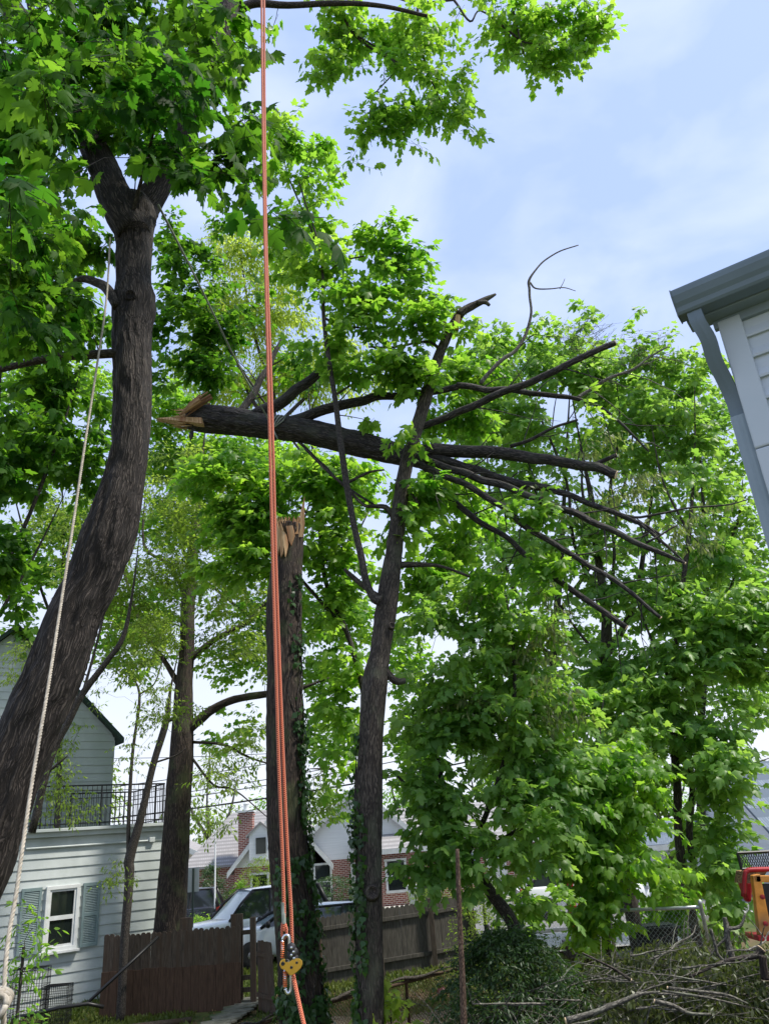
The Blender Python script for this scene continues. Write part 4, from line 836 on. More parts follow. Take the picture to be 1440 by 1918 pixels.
# ---- A. big leaning maple, left foreground
YA = 6.4
trk = trace([(-190, 1918, 165), (-115, 1780, 150), (-45, 1640, 136), (2, 1510, 126), (52, 1374, 122), (98, 1270, 118), (142, 1150, 108), (172, 1090, 103), (206, 1000, 108), (233, 900, 84), (246, 800, 79), (249, 700, 78), (249, 620, 79), (253, 572, 88), (250, 520, 72), (250, 450, 76), (250, 408, 92), (250, 388, 84), (252, 374, 60), (252, 366, 16)], YA, 8)
trk = slim(trk, .87)
limbL = trace([(252, 440, 60), (222, 385, 64), (194, 315, 54), (160, 240, 48), (110, 150, 46), (62, 75, 44), (5, -10, 42), (-60, -120, 38)], YA-.1, 6)
limbR = trace([(254, 430, 60), (276, 382, 50), (308, 330, 42), (346, 240, 44), (378, 150, 40), (410, 60, 40), (440, -20, 38), (480, -160, 32)], YA+.3, 6)
top = trace([(424, 40, 20), (470, 8, 15), (540, 10, 12), (640, 6, 10), (720, 12, 8), (800, 30, 6)], YA+1.5, 5)
topb = [trace(r, None, 5) for r in (
 [(600, -60, 10, 8.5), (630, 0, 6, 8.6), (660, 60, 5, 8.8), (710, 100, 4, 9), (780, 130, 3, 9)],
 [(800, -60, 9, 8.8), (850, 0, 5, 9), (880, 40, 4, 9), (900, 20, 3, 9), (955, 60, 4, 9), (985, 80, 3, 9.1), (1050, 80, 3, 9.1)],
 [(950, -80, 8, 9), (955, -10, 5, 9), (968, 50, 4, 9), (980, 100, 2.5, 9)],
 [(660, 60, 4, 8.8), (740, 120, 3, 9), (700, 180, 2.5, 9), (690, 240, 2, 9)],
 [(780, -40, 6, 9), (785, 60, 4, 9), (800, 130, 3, 9), (830, 200, 2.4, 9)],
 [(660, 0, 5, 8.6), (720, -10, 5, 8.8), (780, 5, 5, 8.9), (850, 0, 4, 9)])]
stubs = [trace([(222, 575, 20), (200, 540, 19), (178, 528, 16), (158, 522, 14), (138, 527, 9)], YA-.15, 5), trace([(240, 662, 19), (212, 662, 17), (160, 665, 17), (112, 668, 17), (50, 680, 14), (-30, 700, 12)], YA-.1, 4)]
limbT = trace([(75, 95, 18), (72, 60, 14), (60, 20, 12), (45, -40, 10)], YA+.2, 5)
base = Vector((trk[0][0].x, trk[0][0].y, 0))
mapleA = thing('maple_tree', 'big dark leaning maple in the left foreground, its leafy limbs filling the upper left', 'tree', base)
trunkmesh(mapleA, [trk], M['bark1'], 'trunk', 150)
mb = MB(); 
for t_ in (limbL, limbR, limbT): mb = MB(); mb.tube(t_[0], t_[1], 60, disp=rough_trunk); mb.build('limb', M['bark1'], mapleA, smooth=True)
for t_ in [top]+topb+stubs: mb = MB(); mb.tube(t_[0], t_[1], 16 if t_[1][0] > .03 else 6, disp=soft_trunk); mb.build('side_branch', M['barkt'], mapleA, smooth=True)

mb = MB(); kp = P(254, 578, YA); mb_r = .17; knot(mb, kp+Vector((.02, -.21, 0)), (.1, -1, -.2), .05); mb.build('knot', M['bark1'], mapleA, smooth=True)
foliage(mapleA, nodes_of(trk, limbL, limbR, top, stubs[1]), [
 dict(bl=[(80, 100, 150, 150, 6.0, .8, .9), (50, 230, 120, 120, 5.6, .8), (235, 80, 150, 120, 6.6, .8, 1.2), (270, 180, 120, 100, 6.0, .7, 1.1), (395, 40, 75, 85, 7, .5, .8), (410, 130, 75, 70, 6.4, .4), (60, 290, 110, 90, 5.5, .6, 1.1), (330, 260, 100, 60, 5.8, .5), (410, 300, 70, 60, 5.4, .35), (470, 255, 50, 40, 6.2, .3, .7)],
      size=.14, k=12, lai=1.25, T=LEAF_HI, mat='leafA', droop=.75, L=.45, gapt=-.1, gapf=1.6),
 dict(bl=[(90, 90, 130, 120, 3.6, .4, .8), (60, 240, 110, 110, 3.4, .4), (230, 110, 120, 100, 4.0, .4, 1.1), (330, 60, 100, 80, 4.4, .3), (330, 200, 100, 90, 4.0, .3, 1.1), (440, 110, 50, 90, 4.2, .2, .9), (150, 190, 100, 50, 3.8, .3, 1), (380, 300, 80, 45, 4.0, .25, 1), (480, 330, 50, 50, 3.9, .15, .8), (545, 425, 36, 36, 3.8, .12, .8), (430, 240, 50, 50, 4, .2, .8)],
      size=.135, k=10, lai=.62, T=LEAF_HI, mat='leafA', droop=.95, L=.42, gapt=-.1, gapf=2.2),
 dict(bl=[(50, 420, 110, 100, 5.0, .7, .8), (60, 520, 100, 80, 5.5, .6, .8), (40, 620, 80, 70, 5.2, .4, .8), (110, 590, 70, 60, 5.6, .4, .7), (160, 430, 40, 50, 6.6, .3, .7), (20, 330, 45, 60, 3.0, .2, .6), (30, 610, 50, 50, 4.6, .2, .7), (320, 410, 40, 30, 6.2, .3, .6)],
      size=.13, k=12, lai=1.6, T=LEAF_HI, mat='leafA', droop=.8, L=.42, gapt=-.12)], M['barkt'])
foliage(mapleA, nodes_of(*topb, top), [
 dict(bl=[(630, 60, 64, 80, 8.8, .5, .8), (600, 120, 35, 40, 8.8, .3, .8), (690, 40, 70, 51, 8.9, .5, .9), (765, 60, 70, 69, 9, .5), (805, 140, 76, 69, 9, .5), (860, 215, 64, 41, 9, .4), (700, 150, 59, 51, 9, .4, .7), (690, 235, 64, 43, 9, .4, .9), (765, 215, 59, 57, 9, .4, .9), (660, 295, 35, 28, 9, .3, .6), (775, 285, 29, 17, 9, .2, .6), (735, 275, 29, 23, 9, .2, .6),
          (950, 45, 82, 63, 9, .5, 1), (1040, 40, 88, 57, 9.1, .5, 1.2), (1110, 65, 42, 40, 9.1, .3), (1020, 105, 70, 40, 9.1, .35, 1.1), (935, 95, 29, 23, 9, .2, .8), (1000, 165, 16, 32, 9.1, .15, .8), (880, 20, 47, 34, 9, .3, .6), (1135, 5, 14, 11, 9.1, .1), (495, 40, 23, 28, 8, .2, .8)],
      size=.125, k=12, lai=.95, T=LEAF_MD, mat='leafB', droop=.6, L=.45, gapt=-.12, gapf=2)], M['barkt'], 'top_twigs', 'top_foliage')

# ---- B. middle grey-barked maple carrying the fallen trunk
YB = 11.5
tb = trace([(693, 1990, 62), (694, 1850, 57), (692, 1700, 56), (690, 1500, 56), (694, 1380, 52), (702, 1280, 54), (712, 1220, 44), (722, 1150, 46), (730, 1090, 42), (738, 1030, 36), (748, 950, 32), (757, 890, 30), (772, 830, 28), (790, 770, 27), (808, 710, 25), (825, 660, 22), (842, 620, 19), (856, 592, 17)], YB, 6)
tb = slim(tb, .86)
brk = trace([(860, 590, 15), (872, 580, 15), (895, 568, 13), (915, 558, 9), (928, 551, 4)], YB-.05, 4)
brk2 = trace([(893, 568, 8), (908, 566, 8), (916, 572, 6)], YB-.1, 3)
sb = trace([(712, 1126, 20), (700, 1120, 16), (686, 1090, 14), (676, 1040, 13), (662, 980, 12), (648, 900, 12), (638, 830, 12), (628, 750, 10), (615, 670, 9), (606, 590, 7), (604, 510, 5), (595, 450, 4), (575, 390, 3), (560, 340, 2.5)], YB-.25, 6)
bb = [trace(r, YB, 5) for r in (
 [(735, 965, 12), (722, 950, 10), (700, 948, 8), (680, 945, 6), (650, 915, 5), (610, 880, 4), (570, 840, 3)],
 [(738, 1058, 14), (765, 1058, 12), (800, 1058, 9), (830, 1062, 6), (880, 1080, 5)],
 [(755, 900, 14), (775, 935, 14), (785, 945, 8)],
 [(716, 1250, 16), (740, 1275, 14), (760, 1275, 10)],
 [(722, 1125, 12), (690, 1105, 10), (660, 1080, 9), (645, 1066, 6)],
 [(845, 618, 6), (830, 602, 4), (812, 592, 3)], [(830, 660, 8), (800, 640, 5), (740, 650, 4), (690, 650, 3)],
 [(606, 595, 5), (640, 610, 4), (690, 615, 3)], [(604, 520, 4), (640, 490, 3), (680, 480, 3)], [(628, 740, 5), (660, 720, 4), (700, 700, 3)], [(650, 905, 6), (690, 885, 5), (720, 880, 3)], [(600, 470, 4), (570, 400, 3), (540, 330, 2.5), (525, 270, 2)])]
mapleB = thing('maple_tree', 'grey-barked maple with a knot, standing right of the broken trunk and propping the fallen one', 'tree', (tb[0][0].x, tb[0][0].y, 0))
trunkmesh(mapleB, [tb, brk, brk2], M['bark3'], 'trunk', 72)
mb = MB(); mb.tube(sb[0], sb[1], 14, disp=soft_trunk); mb.build('slender_stem', M['barkt'], mapleB, smooth=True)
for t_ in bb: mb = MB(); mb.tube(t_[0], t_[1], 12, disp=soft_trunk); mb.build('side_branch', M['bark3'], mapleB, smooth=True)
mb = MB(); kc = P(697, 1672, YB-.21); knot(mb, kc, (.1, -1, .1), .075); mb.build('knot', M['bark3'], mapleB, smooth=True)
for (x, y) in ((733, 1172), (709, 1243), (728, 1090)): mb = MB(); knot(mb, P(x, y, YB-.12), (.6, -1, 0), .045); mb.build('knot', M['bark3'], mapleB, smooth=True)
mb = MB(); c_ = P(858, 598, YB); up2 = (P(868, 575, YB)-P(850, 610, YB)).normalized(); splinters(mb, c_, up2, .07, 26, .1, .35, .9, .02); q = P(852, 606, YB-.09); mb.poly_extrude([q+Vector((-.05, 0, -.1)), q+Vector((.05, 0, -.14)), q+Vector((.12, 0, .18)), q+Vector((.04, 0, .2))], (0, .05, 0)); mb.build('splintered_wood', M['wood'], mapleB)
foliage(mapleB, nodes_of(sb, (tb[0][-60:], tb[1][-60:]), *bb), [
 dict(bl=[(535, 255, 45, 40, 11.5, .5, .9), (590, 290, 35, 40, 11.5, .4, .8), (560, 350, 65, 40, 11.5, .6, .9), (640, 350, 30, 25, 11.4, .3, .7), (580, 400, 60, 35, 11.4, .5, .8), (530, 470, 55, 50, 11.6, .5, .9), (610, 500, 70, 50, 11.4, .6, .9), (690, 445, 55, 30, 11.5, .4, 1), (735, 485, 60, 30, 11.5, .4, 1), (770, 520, 36, 26, 11.4, .3, .8), (645, 560, 80, 40, 11.3, .5, 1), (740, 560, 70, 38, 11.4, .5, .9), (820, 560, 35, 32, 11.4, .3), (700, 610, 70, 36, 11.3, .5, .9), (790, 610, 46, 36, 11.3, .4, 1.1), (600, 640, 60, 50, 11.5, .5, .7), (710, 690, 70, 36, 11.2, .5, 1.1), (780, 700, 55, 42, 11.3, .4, 1.1), (650, 700, 36, 26, 11.3, .4, .7), (870, 610, 20, 26, 11.3, .2, .8), (735, 420, 30, 15, 11.4, .2, .7)],
      size=.15, k=12, lai=1.45, T=LEAF_MD, mat='leafB', droop=.5, L=.5, gapt=-.2),
 dict(bl=[(770, 830, 42, 30, 11.1, .25, 1), (790, 930, 55, 45, 11.6, .3), (760, 990, 60, 40, 11.6, .4), (840, 920, 70, 50, 13.6, .5), (870, 1000, 80, 60, 14, .6), (800, 1080, 80, 50, 13.6, .6, 1), (690, 810, 50, 26, 11.8, .3, .7), (850, 780, 80, 50, 14, .5, .9), (880, 700, 70, 50, 14, .5, .9)],
      size=.15, k=12, lai=1.5, T=LEAF_MD, mat='leafB', droop=.5, L=.5)], M['barkt'])

# ---- C. broken stump trunk
YC = 13.0
tcx = trace([(575, 2010, 112), (566, 1890, 88), (556, 1760, 80), (540, 1600, 75), (535, 1480, 73), (533, 1300, 70), (532, 1150, 66), (536, 1080, 61), (541, 1010, 55), (543, 985, 53)], YC, 8)
tcx = slim(tcx, .95)
st = thing('broken_trunk', 'tall snapped brown trunk with splintered top and ivy on its right side', 'tree', (tcx[0][0].x, YC, 0))
trunkmesh(st, [tcx], M['bark2'], 'trunk', 110)
topc = tcx[0][-1]; rad = tcx[1][-1]; mb = MB(); splinters(mb, topc, Zv, rad, 130, .03, .17, 1.0, .014)
def shard(x, y, h, w, lean=0, Y=YC-.1):
    b_ = P(x, y, Y); t_ = b_+Vector((lean, .02, h)); m_ = b_.lerp(t_, .6)
    vs = [b_+Vector((-w, 0, 0)), b_+Vector((w, 0, 0)), b_+Vector((0, .06, 0)), m_+Vector((-w*.6, 0, 0)), m_+Vector((w*.5, 0, 0)), m_+Vector((0, .04, 0)), t_]
    mb.add(vs, [(0, 1, 4, 3), (1, 2, 5, 4), (2, 0, 3, 5), (3, 4, 6), (4, 5, 6), (5, 3, 6)], [Vector((v.x*2, 0, v.z)) for v in vs])
shard(561, 1006, .82, .065, .12, YC-.14); shard(566, 996, .6, .04, .06, YC-.02); shard(556, 1000, .36, .03, .03, YC-.2); shard(523, 1000, .34, .025, -.04); shard(519, 1005, .25, .02, -.06); shard(552, 995, .22, .03, .02); shard(536, 1000, .12, .04, 0)
mb.build('splintered_top', M['wood'], st)
mb = MB()      # exposed wood face with torn edge
fy = YC-.335; pts = [(519, 976), (522, 990), (526, 979), (530, 992), (536, 1000), (541, 1018), (538, 1030), (534, 1042), (532, 1020), (530, 1036), (526, 1043), (524, 1022), (521, 1038), (518, 1010)]
mb.poly_extrude([P(x, y, fy+.002*((x-530)**2)/6) for x, y in pts], (0, .12, 0))
pts = [(536, 985), (548, 984), (551, 1000), (545, 1020), (541, 1012)]; mb.poly_extrude([P(x, y, YC-.31) for x, y in pts], (0, .1, 0)); mb.build('exposed_wood', M['wood'], st)

def ivy(name, label, spots, n_stems=3, sz=.085, mk='leafI', outz=.05):
    """spots: list of (trunk trace, y0,y1 along fraction, angle0, angle1 (0=towards camera,+ = right), count)"""
    root = None; B = []; mb = MB()
    for (tr, f0, f1, a0, a1, cnt) in spots:
        pts, rad = tr; n_ = len(pts)
        if root is None: root = thing(name, label, 'ivy', pts[int(f0*(n_-1))])
        def onsurf(f, a_, ex=0):
            i = f*(n_-1); k = min(n_-2, int(i)); c = pts[k].lerp(pts[k+1], i-k); r = rad[k]+ex; dirv = Vector((math.sin(a_), -math.cos(a_), 0)); return c+dirv*r, dirv
        ps, ds, ns, ss = [], [], [], []
        for s_ in range(n_stems):
            aa = random.uniform(a0, a1); ln = [onsurf(f0+(f1-f0)*t_, aa+.3*math.sin(t_*9+s_), .015)[0] for t_ in np.linspace(0, 1, 24)]; mb.tube(ln, [.014-.008*t_ for t_ in np.linspace(0, 1, 24)], 5)
        while len(ps) < cnt:
            f = random.uniform(f0, f1); a_ = random.uniform(a0, a1)
            if vn((f*22, a_*1.6, 3)) < -.08: continue
            p, dv = onsurf(f, a_, random.uniform(.01, outz+.06)); ps.append(p); ds.append((random.gauss(0, .5), random.gauss(0, .3), -1)); ns.append(tuple(dv+Vector((random.gauss(0, .35), random.gauss(0, .35), .45)))); ss.append(sz*random.uniform(.5, 1.3))
        B.append((np.array(ps), np.array(ds), np.array(ns), np.array(ss), LEAF_IV))
    mb.build('stems', M['barkt'], root); leaf_obj('leaves', M[mk], root, B); return root
ivy('ivy_vine', 'dark green ivy climbing the right side of the broken trunk', [(tcx, .05, .33, -.5, 2.0, 900), (tcx, .3, .52, .9, 2.0, 420), (tcx, .5, .64, .6, 1.7, 130), (tcx, .64, .78, .3, 1.4, 40), (tcx, .0, .16, -1.4, -.3, 160)], 4, .1)
ivy('ivy_vine', 'dark green ivy clothing the left side of the grey trunk with the knot', [(tb, .0, .17, -2.2, -.2, 520), (tb, .15, .24, -2.0, -.7, 120)], 3, .09)

# ---- D. the fallen snapped trunk, lying across
rows = [(352, 786, 34, 12.4), (372, 786, 46, 12.4), (395, 786, 52, 12.4), (440, 790, 52, 12.4), (500, 799, 46, 12.3), (560, 806, 46, 12.2), (625, 820, 46, 12.1), (690, 836, 45, 12.0), (735, 848, 42, 11.9), (770, 858, 34, 11.8), (800, 868, 22, 11.7)]
dl = trace(rows, None, 8)
def fb(r, n=6): return trace(r, None, n)
br = [fb([(478, 778, 26, 12.3), (515, 760, 24, 12.3), (548, 738, 20, 12.2), (580, 712, 18, 12.2), (607, 690, 14, 12.1)]),
 fb([(448, 775, 16, 12.4), (470, 745, 14, 12.5), (492, 708, 12, 12.6), (512, 670, 10, 12.7), (530, 634, 7, 12.8)]),
 fb([(540, 790, 20, 12.2), (590, 776, 20, 12.1), (640, 762, 19, 12.0), (690, 750, 18, 11.9), (725, 742, 15, 11.8), (790, 735, 13, 11.8), (860, 726, 12, 11.6)]),
 fb([(855, 722, 12, 11.6), (910, 727, 12, 11.5), (970, 733, 11, 11.4), (1030, 742, 10, 11.3), (1080, 746, 8, 11.2), (1125, 765, 6, 11.2), (1170, 800, 5, 11.1), (1215, 846, 3, 11.1)]),
 fb([(775, 806, 13, 11.7), (840, 780, 14, 11.5), (905, 752, 14, 11.3), (970, 724, 14, 11.1), (1040, 692, 13, 10.9), (1100, 664, 12, 10.8), (1152, 643, 11, 10.7)]),
 fb([(782, 846, 26, 11.8), (850, 842, 24, 11.7), (910, 846, 23, 11.6), (960, 853, 22, 11.5), (1020, 861, 20, 11.4), (1080, 870, 19, 11.3), (1120, 878, 19, 11.2), (1156, 885, 18, 11.1)]),
 fb([(1108, 873, 10, 11.2), (1130, 864, 9, 11.2), (1154, 852, 8, 11.1)], 4),
 fb([(955, 836, 7, 11.4), (985, 828, 7, 11.3), (1020, 809, 6, 11.2), (1050, 796, 5, 11.2), (1082, 786, 4, 11.1)]),
 fb([(800, 855, 16, 11.8), (860, 870, 16, 11.7), (920, 892, 16, 11.6), (980, 908, 16, 11.5), (1030, 917, 13, 11.4)]),
 fb([(785, 855, 14, 11.7), (840, 878, 14, 11.5), (890, 896, 14, 11.4), (980, 926, 13, 11.2), (1070, 960, 13, 11.0), (1130, 988, 12, 10.9), (1190, 1014, 11, 10.8), (1240, 1036, 9, 10.7), (1283, 1056, 5, 10.6)]),
 fb([(1030, 917, 12, 11.4), (1080, 935, 11, 11.3), (1130, 953, 10, 11.2), (1180, 970, 9, 11.1), (1236, 1002, 6, 11.0)]),
 fb([(1150, 960, 6, 11.2), (1200, 968, 5, 11.1), (1280, 953, 4, 11.0), (1360, 945, 3, 10.9), (1400, 935, 2, 10.9)]),
 fb([(1185, 972, 6, 11.1), (1215, 995, 6, 11), (1250, 1025, 5, 10.9), (1283, 1055, 3, 10.8)]),
 fb([(1210, 1016, 5, 10.8), (1240, 1000, 4, 10.8), (1268, 984, 3, 10.8)], 4),
 fb([(770, 862, 14, 11.7), (820, 884, 12, 11.5), (880, 912, 12, 11.3), (925, 940, 12, 11.2), (970, 972, 12, 11.0), (1030, 1016, 11, 10.9), (1080, 1046, 10, 10.8), (1130, 1076, 9, 10.7), (1185, 1115, 8, 10.6), (1238, 1156, 6, 10.5)]),
 fb([(790, 872, 8, 11.9), (845, 935, 11, 11.8), (900, 975, 11, 11.7), (950, 1010, 10, 11.6), (1010, 1062, 11, 11.4), (1060, 1098, 11, 11.2), (1110, 1132, 11, 11.1), (1172, 1172, 10, 11.0)]),
 fb([(900, 718, 8, 11.6), (918, 694, 8, 11.6), (945, 673, 8, 11.6), (968, 658, 7, 11.6), (985, 625, 6, 11.6), (994, 585, 5, 11.6), (993, 545, 5, 11.6), (991, 528, 5, 11.6), (1002, 508, 3.5, 11.6), (1020, 488, 3, 11.6), (1045, 472, 2.6, 11.6), (1083, 459, 2, 11.6)]),
 fb([(992, 529, 4, 11.6), (1003, 540, 3, 11.6), (1030, 542, 2.4, 11.5), (1055, 540, 2, 11.5), (1077, 545, 1.2, 11.5)]),
 fb([(1048, 541, 1.6, 11.5), (1054, 530, 1.2, 11.5), (1057, 522, 1, 11.5)], 3),
 fb([(560, 828, 6, 12.2), (600, 865, 5, 12.1), (640, 905, 5, 12.0), (700, 945, 4, 11.9)]),
 fb([(1080, 746, 7, 11.2), (1110, 725, 7, 11.2), (1150, 705, 6, 11.1), (1190, 688, 5, 11.1), (1215, 670, 4, 11.1), (1250, 650, 3, 11)])]
fallen = thing('fallen_trunk', 'snapped dark trunk lying across in mid-air with sawn-off branches fanning right', 'tree', dl[0][0])
mb = MB(); mb.tube(dl[0], dl[1], 90, disp=rough_trunk); mb.build('trunk', M['barkf'], fallen, smooth=True)
for i, (p, r) in enumerate(br):
    mb = MB(); dead = i in (16, 17, 18, 20)
    p = [q+Vector((vn(q, 2.2), vn(q+Vector((7, 0, 0)), 2.2), vn(q+Vector((0, 9, 0)), 2.2)))*min(.07, r[k]*.8+.01)*min(1, k/6) for k, q in enumerate(p)]
    mb.tube(p, r, 26 if r[0] > .06 else 10, disp=soft_trunk)
    if i not in (0, 6, 16, 17, 18):
        for k in range(5, len(p)-2, 5):
            if random.random() < .75:
                t_ = (p[k+1]-p[k]).normalized(); sdv = t_.cross(Vector((0, 1, 0)))*random.choice((-1, 1))+t_*random.uniform(.4, 1.1)+Vector((0, random.uniform(-.5, .5), 0)); ln = random.uniform(.12, .7)
                q1_ = p[k]+sdv*ln*.5; q2_ = p[k]+sdv*ln+Vector((0, 0, random.uniform(-.15, .1))); q3_ = q2_+sdv*ln*.5+Vector((random.uniform(-.1, .1), 0, random.uniform(-.2, .1)))
                mb.tube([p[k], q1_, q2_, q3_], [min(r[k]*.4, .018), .01, .006, .003], 5, cap=False); mb.tube([q2_, q2_+t_*.2+Vector((0, 0, -.1))], [.005, .002], 4, cap=False)
    o = mb.build('branch', M['barkg'] if dead else M['barkf'], fallen, smooth=True)
    if i in (0, 4, 5, 6, 9, 15, 14, 8):   # sawn ends
        e = p[-1]; ax = (p[-1]-p[-2]).normalized(); mb = MB(); mb.lathe([(0, .001), (r[-1]*.93, .001), (r[-1]*.9, .012), (0, .014)], e, axis=ax, sides=18); mb.build('sawn_end', M['cut'], o)
mb = MB(); ax = (dl[0][0]-dl[0][6]).normalized(); splinters(mb, dl[0][1], ax, .2, 46, .08, .4, 1, .025)
vs = [P(292, 783, 12.42), P(330, 780, 12.3), P(378, 782, 12.1), P(380, 793, 12.1), P(330, 789, 12.3)]; mb.poly_extrude(vs, (0, .14, 0))
mb.build('splintered_wood', M['wood'], fallen)
mb = MB(); s0 = P(352, 778, 12.2); s1 = P(400, 741, 12.2); dv_ = (s1-s0).normalized(); up_v = dv_.cross(Vector((0, -1, 0))).normalized()
if up_v.z < 0: up_v = -up_v
for k in range(16):
    t0, t1 = random.uniform(-.16, .12), random.uniform(.28, .56); hh = -.07+.16*(k % 6)/6+random.uniform(-.01, .01); yy_ = -.16+.3*(k//6)/2.5+random.uniform(-.03, .03); w0 = random.uniform(.02, .045)
    q0 = s0+dv_*t0+up_v*hh*.5+Vector((0, yy_, 0)); q1_ = s0+dv_*t1+up_v*hh+Vector((0, yy_+random.uniform(-.02, .02), 0)); qm = q0.lerp(q1_, .45)+up_v*.02
    mb.tube([q0, qm, q1_], [.006, w0, w0*random.uniform(.5, 1)], 5)
mb.build('torn_slab', M['wood2'], fallen)
mb = MB()
for x, y, l_ in ((357, 806, .22),): q = P(x, y, 12.1); mb.poly_extrude([q, q+Vector((.06, 0, .02)), q+Vector((.05, 0, -l_*.6)), q+Vector((.0, 0, -l_)), q+Vector((-.03, 0, -l_*.5))], (0, .02, 0))
mb.build('hanging_bark', M['barkf'], fallen)
# wilting leaves and twigs hanging from the cut limbs
nd = nodes_of(*[b for i, b in enumerate(br) if i in (5, 8, 9, 10, 11, 13, 14, 15)])
foliage(fallen, nd, [dict(bl=[(1060, 940, 90, 50, 11.4, .6, .5), (1180, 930, 90, 60, 11.4, .6, .6), (1130, 830, 60, 40, 11.8, .5, .35), (960, 1160, 90, 110, 12.2, .5, .5), (1060, 1220, 70, 90, 12.0, .5, .5), (1020, 1330, 80, 70, 12.0, .5, .45), (900, 1340, 60, 60, 12.0, .4, .3), (1290, 1000, 70, 60, 11.2, .5, .4), (1330, 930, 60, 50, 11.4, .4, .4)], size=.1, k=12, lai=1.3, T=LEAF_NA, mat='leafW', droop=2.4, L=.4, tilt=.9, gapt=-.05),
 dict(bl=[(1000, 960, 60, 40, 11.0, .3, 1), (1040, 1060, 70, 36, 11.0, .3, .9), (1080, 945, 40, 30, 10.8, .3, .9), (960, 1090, 80, 60, 11.8, .5, .8), (1095, 770, 30, 30, 11.1, .2, .7)], size=.14, k=12, lai=.85, T=LEAF_MD, mat='leafB', droop=.6)], M['barkt'])
foliage(fallen, nodes_of(br[16], br[3], br[20]), [dict(bl=[(1090, 640, 60, 50, 11.3, .3, .12), (1200, 660, 60, 50, 11.2, .3, .12), (1240, 700, 50, 40, 11.1, .3, .1)], size=.03, k=4, lai=.4, T=LEAF_NA, mat='leafW', L=.5)], M['barkt'], 'dead_twigs', 'buds')
# sling on the fallen trunk
mb = MB(); sc_ = P(522, 800, 12.05)
for off in (0, .06):
    ring = [];
    ax = (dl[0][40]-dl[0][30]).normalized(); a_ = ax.orthogonal().normalized(); b_ = ax.cross(a_); cc = min(dl[0], key=lambda p: (p-P(515, 801, 12.28)).length)
    for k in range(17): th = k/16*6.283; ring.append(cc+ax*(off+.05*math.sin(th))+(a_*math.cos(th)+b_*math.sin(th))*.235)
    mb.tube(ring, .014, 6)
mb.tube([P(516, 797, 12.0), P(525, 785, 11.95), P(537, 776, 12.0), P(530, 788, 11.98), P(514, 800, 12.0)], .012, 6)
tag(mb.build('rope_sling', M['ropet'], smooth=True), 'pale rope sling tied round the fallen trunk beside the orange ropes', 'sling')
mb = MB(); mb.tube([Vector(q[:3]) for q in cr([tuple(P(297, 384, 6.3)), tuple(P(372, 530, 8.0)), tuple(P(450, 690, 10.2)), tuple(P(497, 775, 11.9)), tuple(P(520, 822, 12.0))], 8)], .014, 7)
tag(mb.build('rigging_line', M['ropet'], smooth=True), 'thin grey-green line running from the maple fork down to the fallen trunk', 'rope')

# ---- E..: other trees
def stree(name, label, px, Y, rows, extra, specs, barkm='barkt', sides=16, group=None, cat='tree', crown='crown'):
    rows = [tuple(r) for r in rows]; rows[-2] = (*rows[-2][:2], rows[-2][2]*.6); rows[-1] = (*rows[-1][:2], 1.5)
    extra = [e[:-1]+[(*e[-1][:2], 1.5)] for e in extra]
    tr = [trace([(r[0], r[1], r[2]) for r in rows], Y, 5)]+[trace(e, Y, 4) for e in extra]
    root = thing(name, label, cat, (tr[0][0][0].x, Y, tz(0, Y)), group); trunkmesh(root, tr, M[barkm], 'trunk', sides, soft_trunk if sides < 30 else rough_trunk)
    foliage(root, nodes_of(*tr), specs, M['barkt'] if barkm != 'barkg' else M[barkm], crown_name=crown); return root, tr
def ext(rows, Y, z=None):    # extend a trunk down to the ground
    x, y, w = rows[0]; pb = P(x, y, Y); g = Vector((pb.x, Y, tz(0, Y)-.1)); 
    c = M3.transposed() @ (g-Vector((0, 0, H))); return [(CX+F*c.x/-c.z, CY-F*c.y/-c.z, w*1.15)]+rows
rE = ext([(318, 1745, 58), (327, 1620, 52), (334, 1500, 47), (341, 1400, 42), (344, 1300, 33), (350, 1220, 27), (353, 1120, 24), (364, 1010, 18), (375, 900, 13), (385, 800, 9)], 22.4)
stree('ash_tree', 'straight brown trunk at the corner of the clapboard house with fine small leaves', 318, 22.4, rE,
 [[(350, 1368, 20), (372, 1350, 18), (400, 1328, 15), (440, 1310, 14), (498, 1300, 13), (560, 1290, 8), (620, 1268, 6)], [(350, 1240, 14), (400, 1200, 11), (470, 1160, 8), (520, 1100, 6), (560, 1060, 4)], [(345, 1300, 12), (310, 1240, 9), (270, 1180, 7), (235, 1080, 5), (215, 980, 3)], [(352, 1130, 10), (320, 1060, 7), (270, 1020, 5), (275, 900, 3)], [(360, 1390, 6), (420, 1395, 5), (470, 1420, 4), (540, 1440, 3)], [(360, 1420, 5), (400, 1470, 4), (440, 1480, 3), (500, 1530, 3)], [(620, 1440, 5), (580, 1440, 3)], [(420, 1100, 5), (460, 1105, 8), (400, 1085, 8)]],
 [dict(bl=[(330, 1060, 130, 120, 19, 1.5, .75), (200, 1040, 100, 110, 19, 1.5, .5), (420, 1180, 100, 70, 18.5, 1.2, .6), (260, 1220, 90, 60, 18.5, 1.2, .5), (380, 950, 120, 80, 19, 1.5, .6), (120, 1000, 80, 90, 19, 1.2, .45), (300, 870, 80, 60, 19, 1, .5), (470, 1080, 60, 60, 18.5, 1, .5), (400, 1450, 60, 40, 18, 1, .12), (200, 1130, 80, 60, 19, 1, .4), (330, 1330, 60, 30, 18.8, .4, .3), (600, 1500, 60, 60, 20, .8, .25), (430, 1440, 60, 50, 22, .8, .3), (400, 1540, 40, 40, 22, .6, .15), (470, 1380, 40, 40, 22, .8, .4), (480, 1240, 60, 60, 22, .8, .5), (300, 1180, 60, 50, 22, .8, .5)], size=.13, k=14, lai=2.3, T=LEAF_NA, mat='leafS', droop=.5, L=.6, gapt=-.1, gapf=.7)], 'bark2', 48)
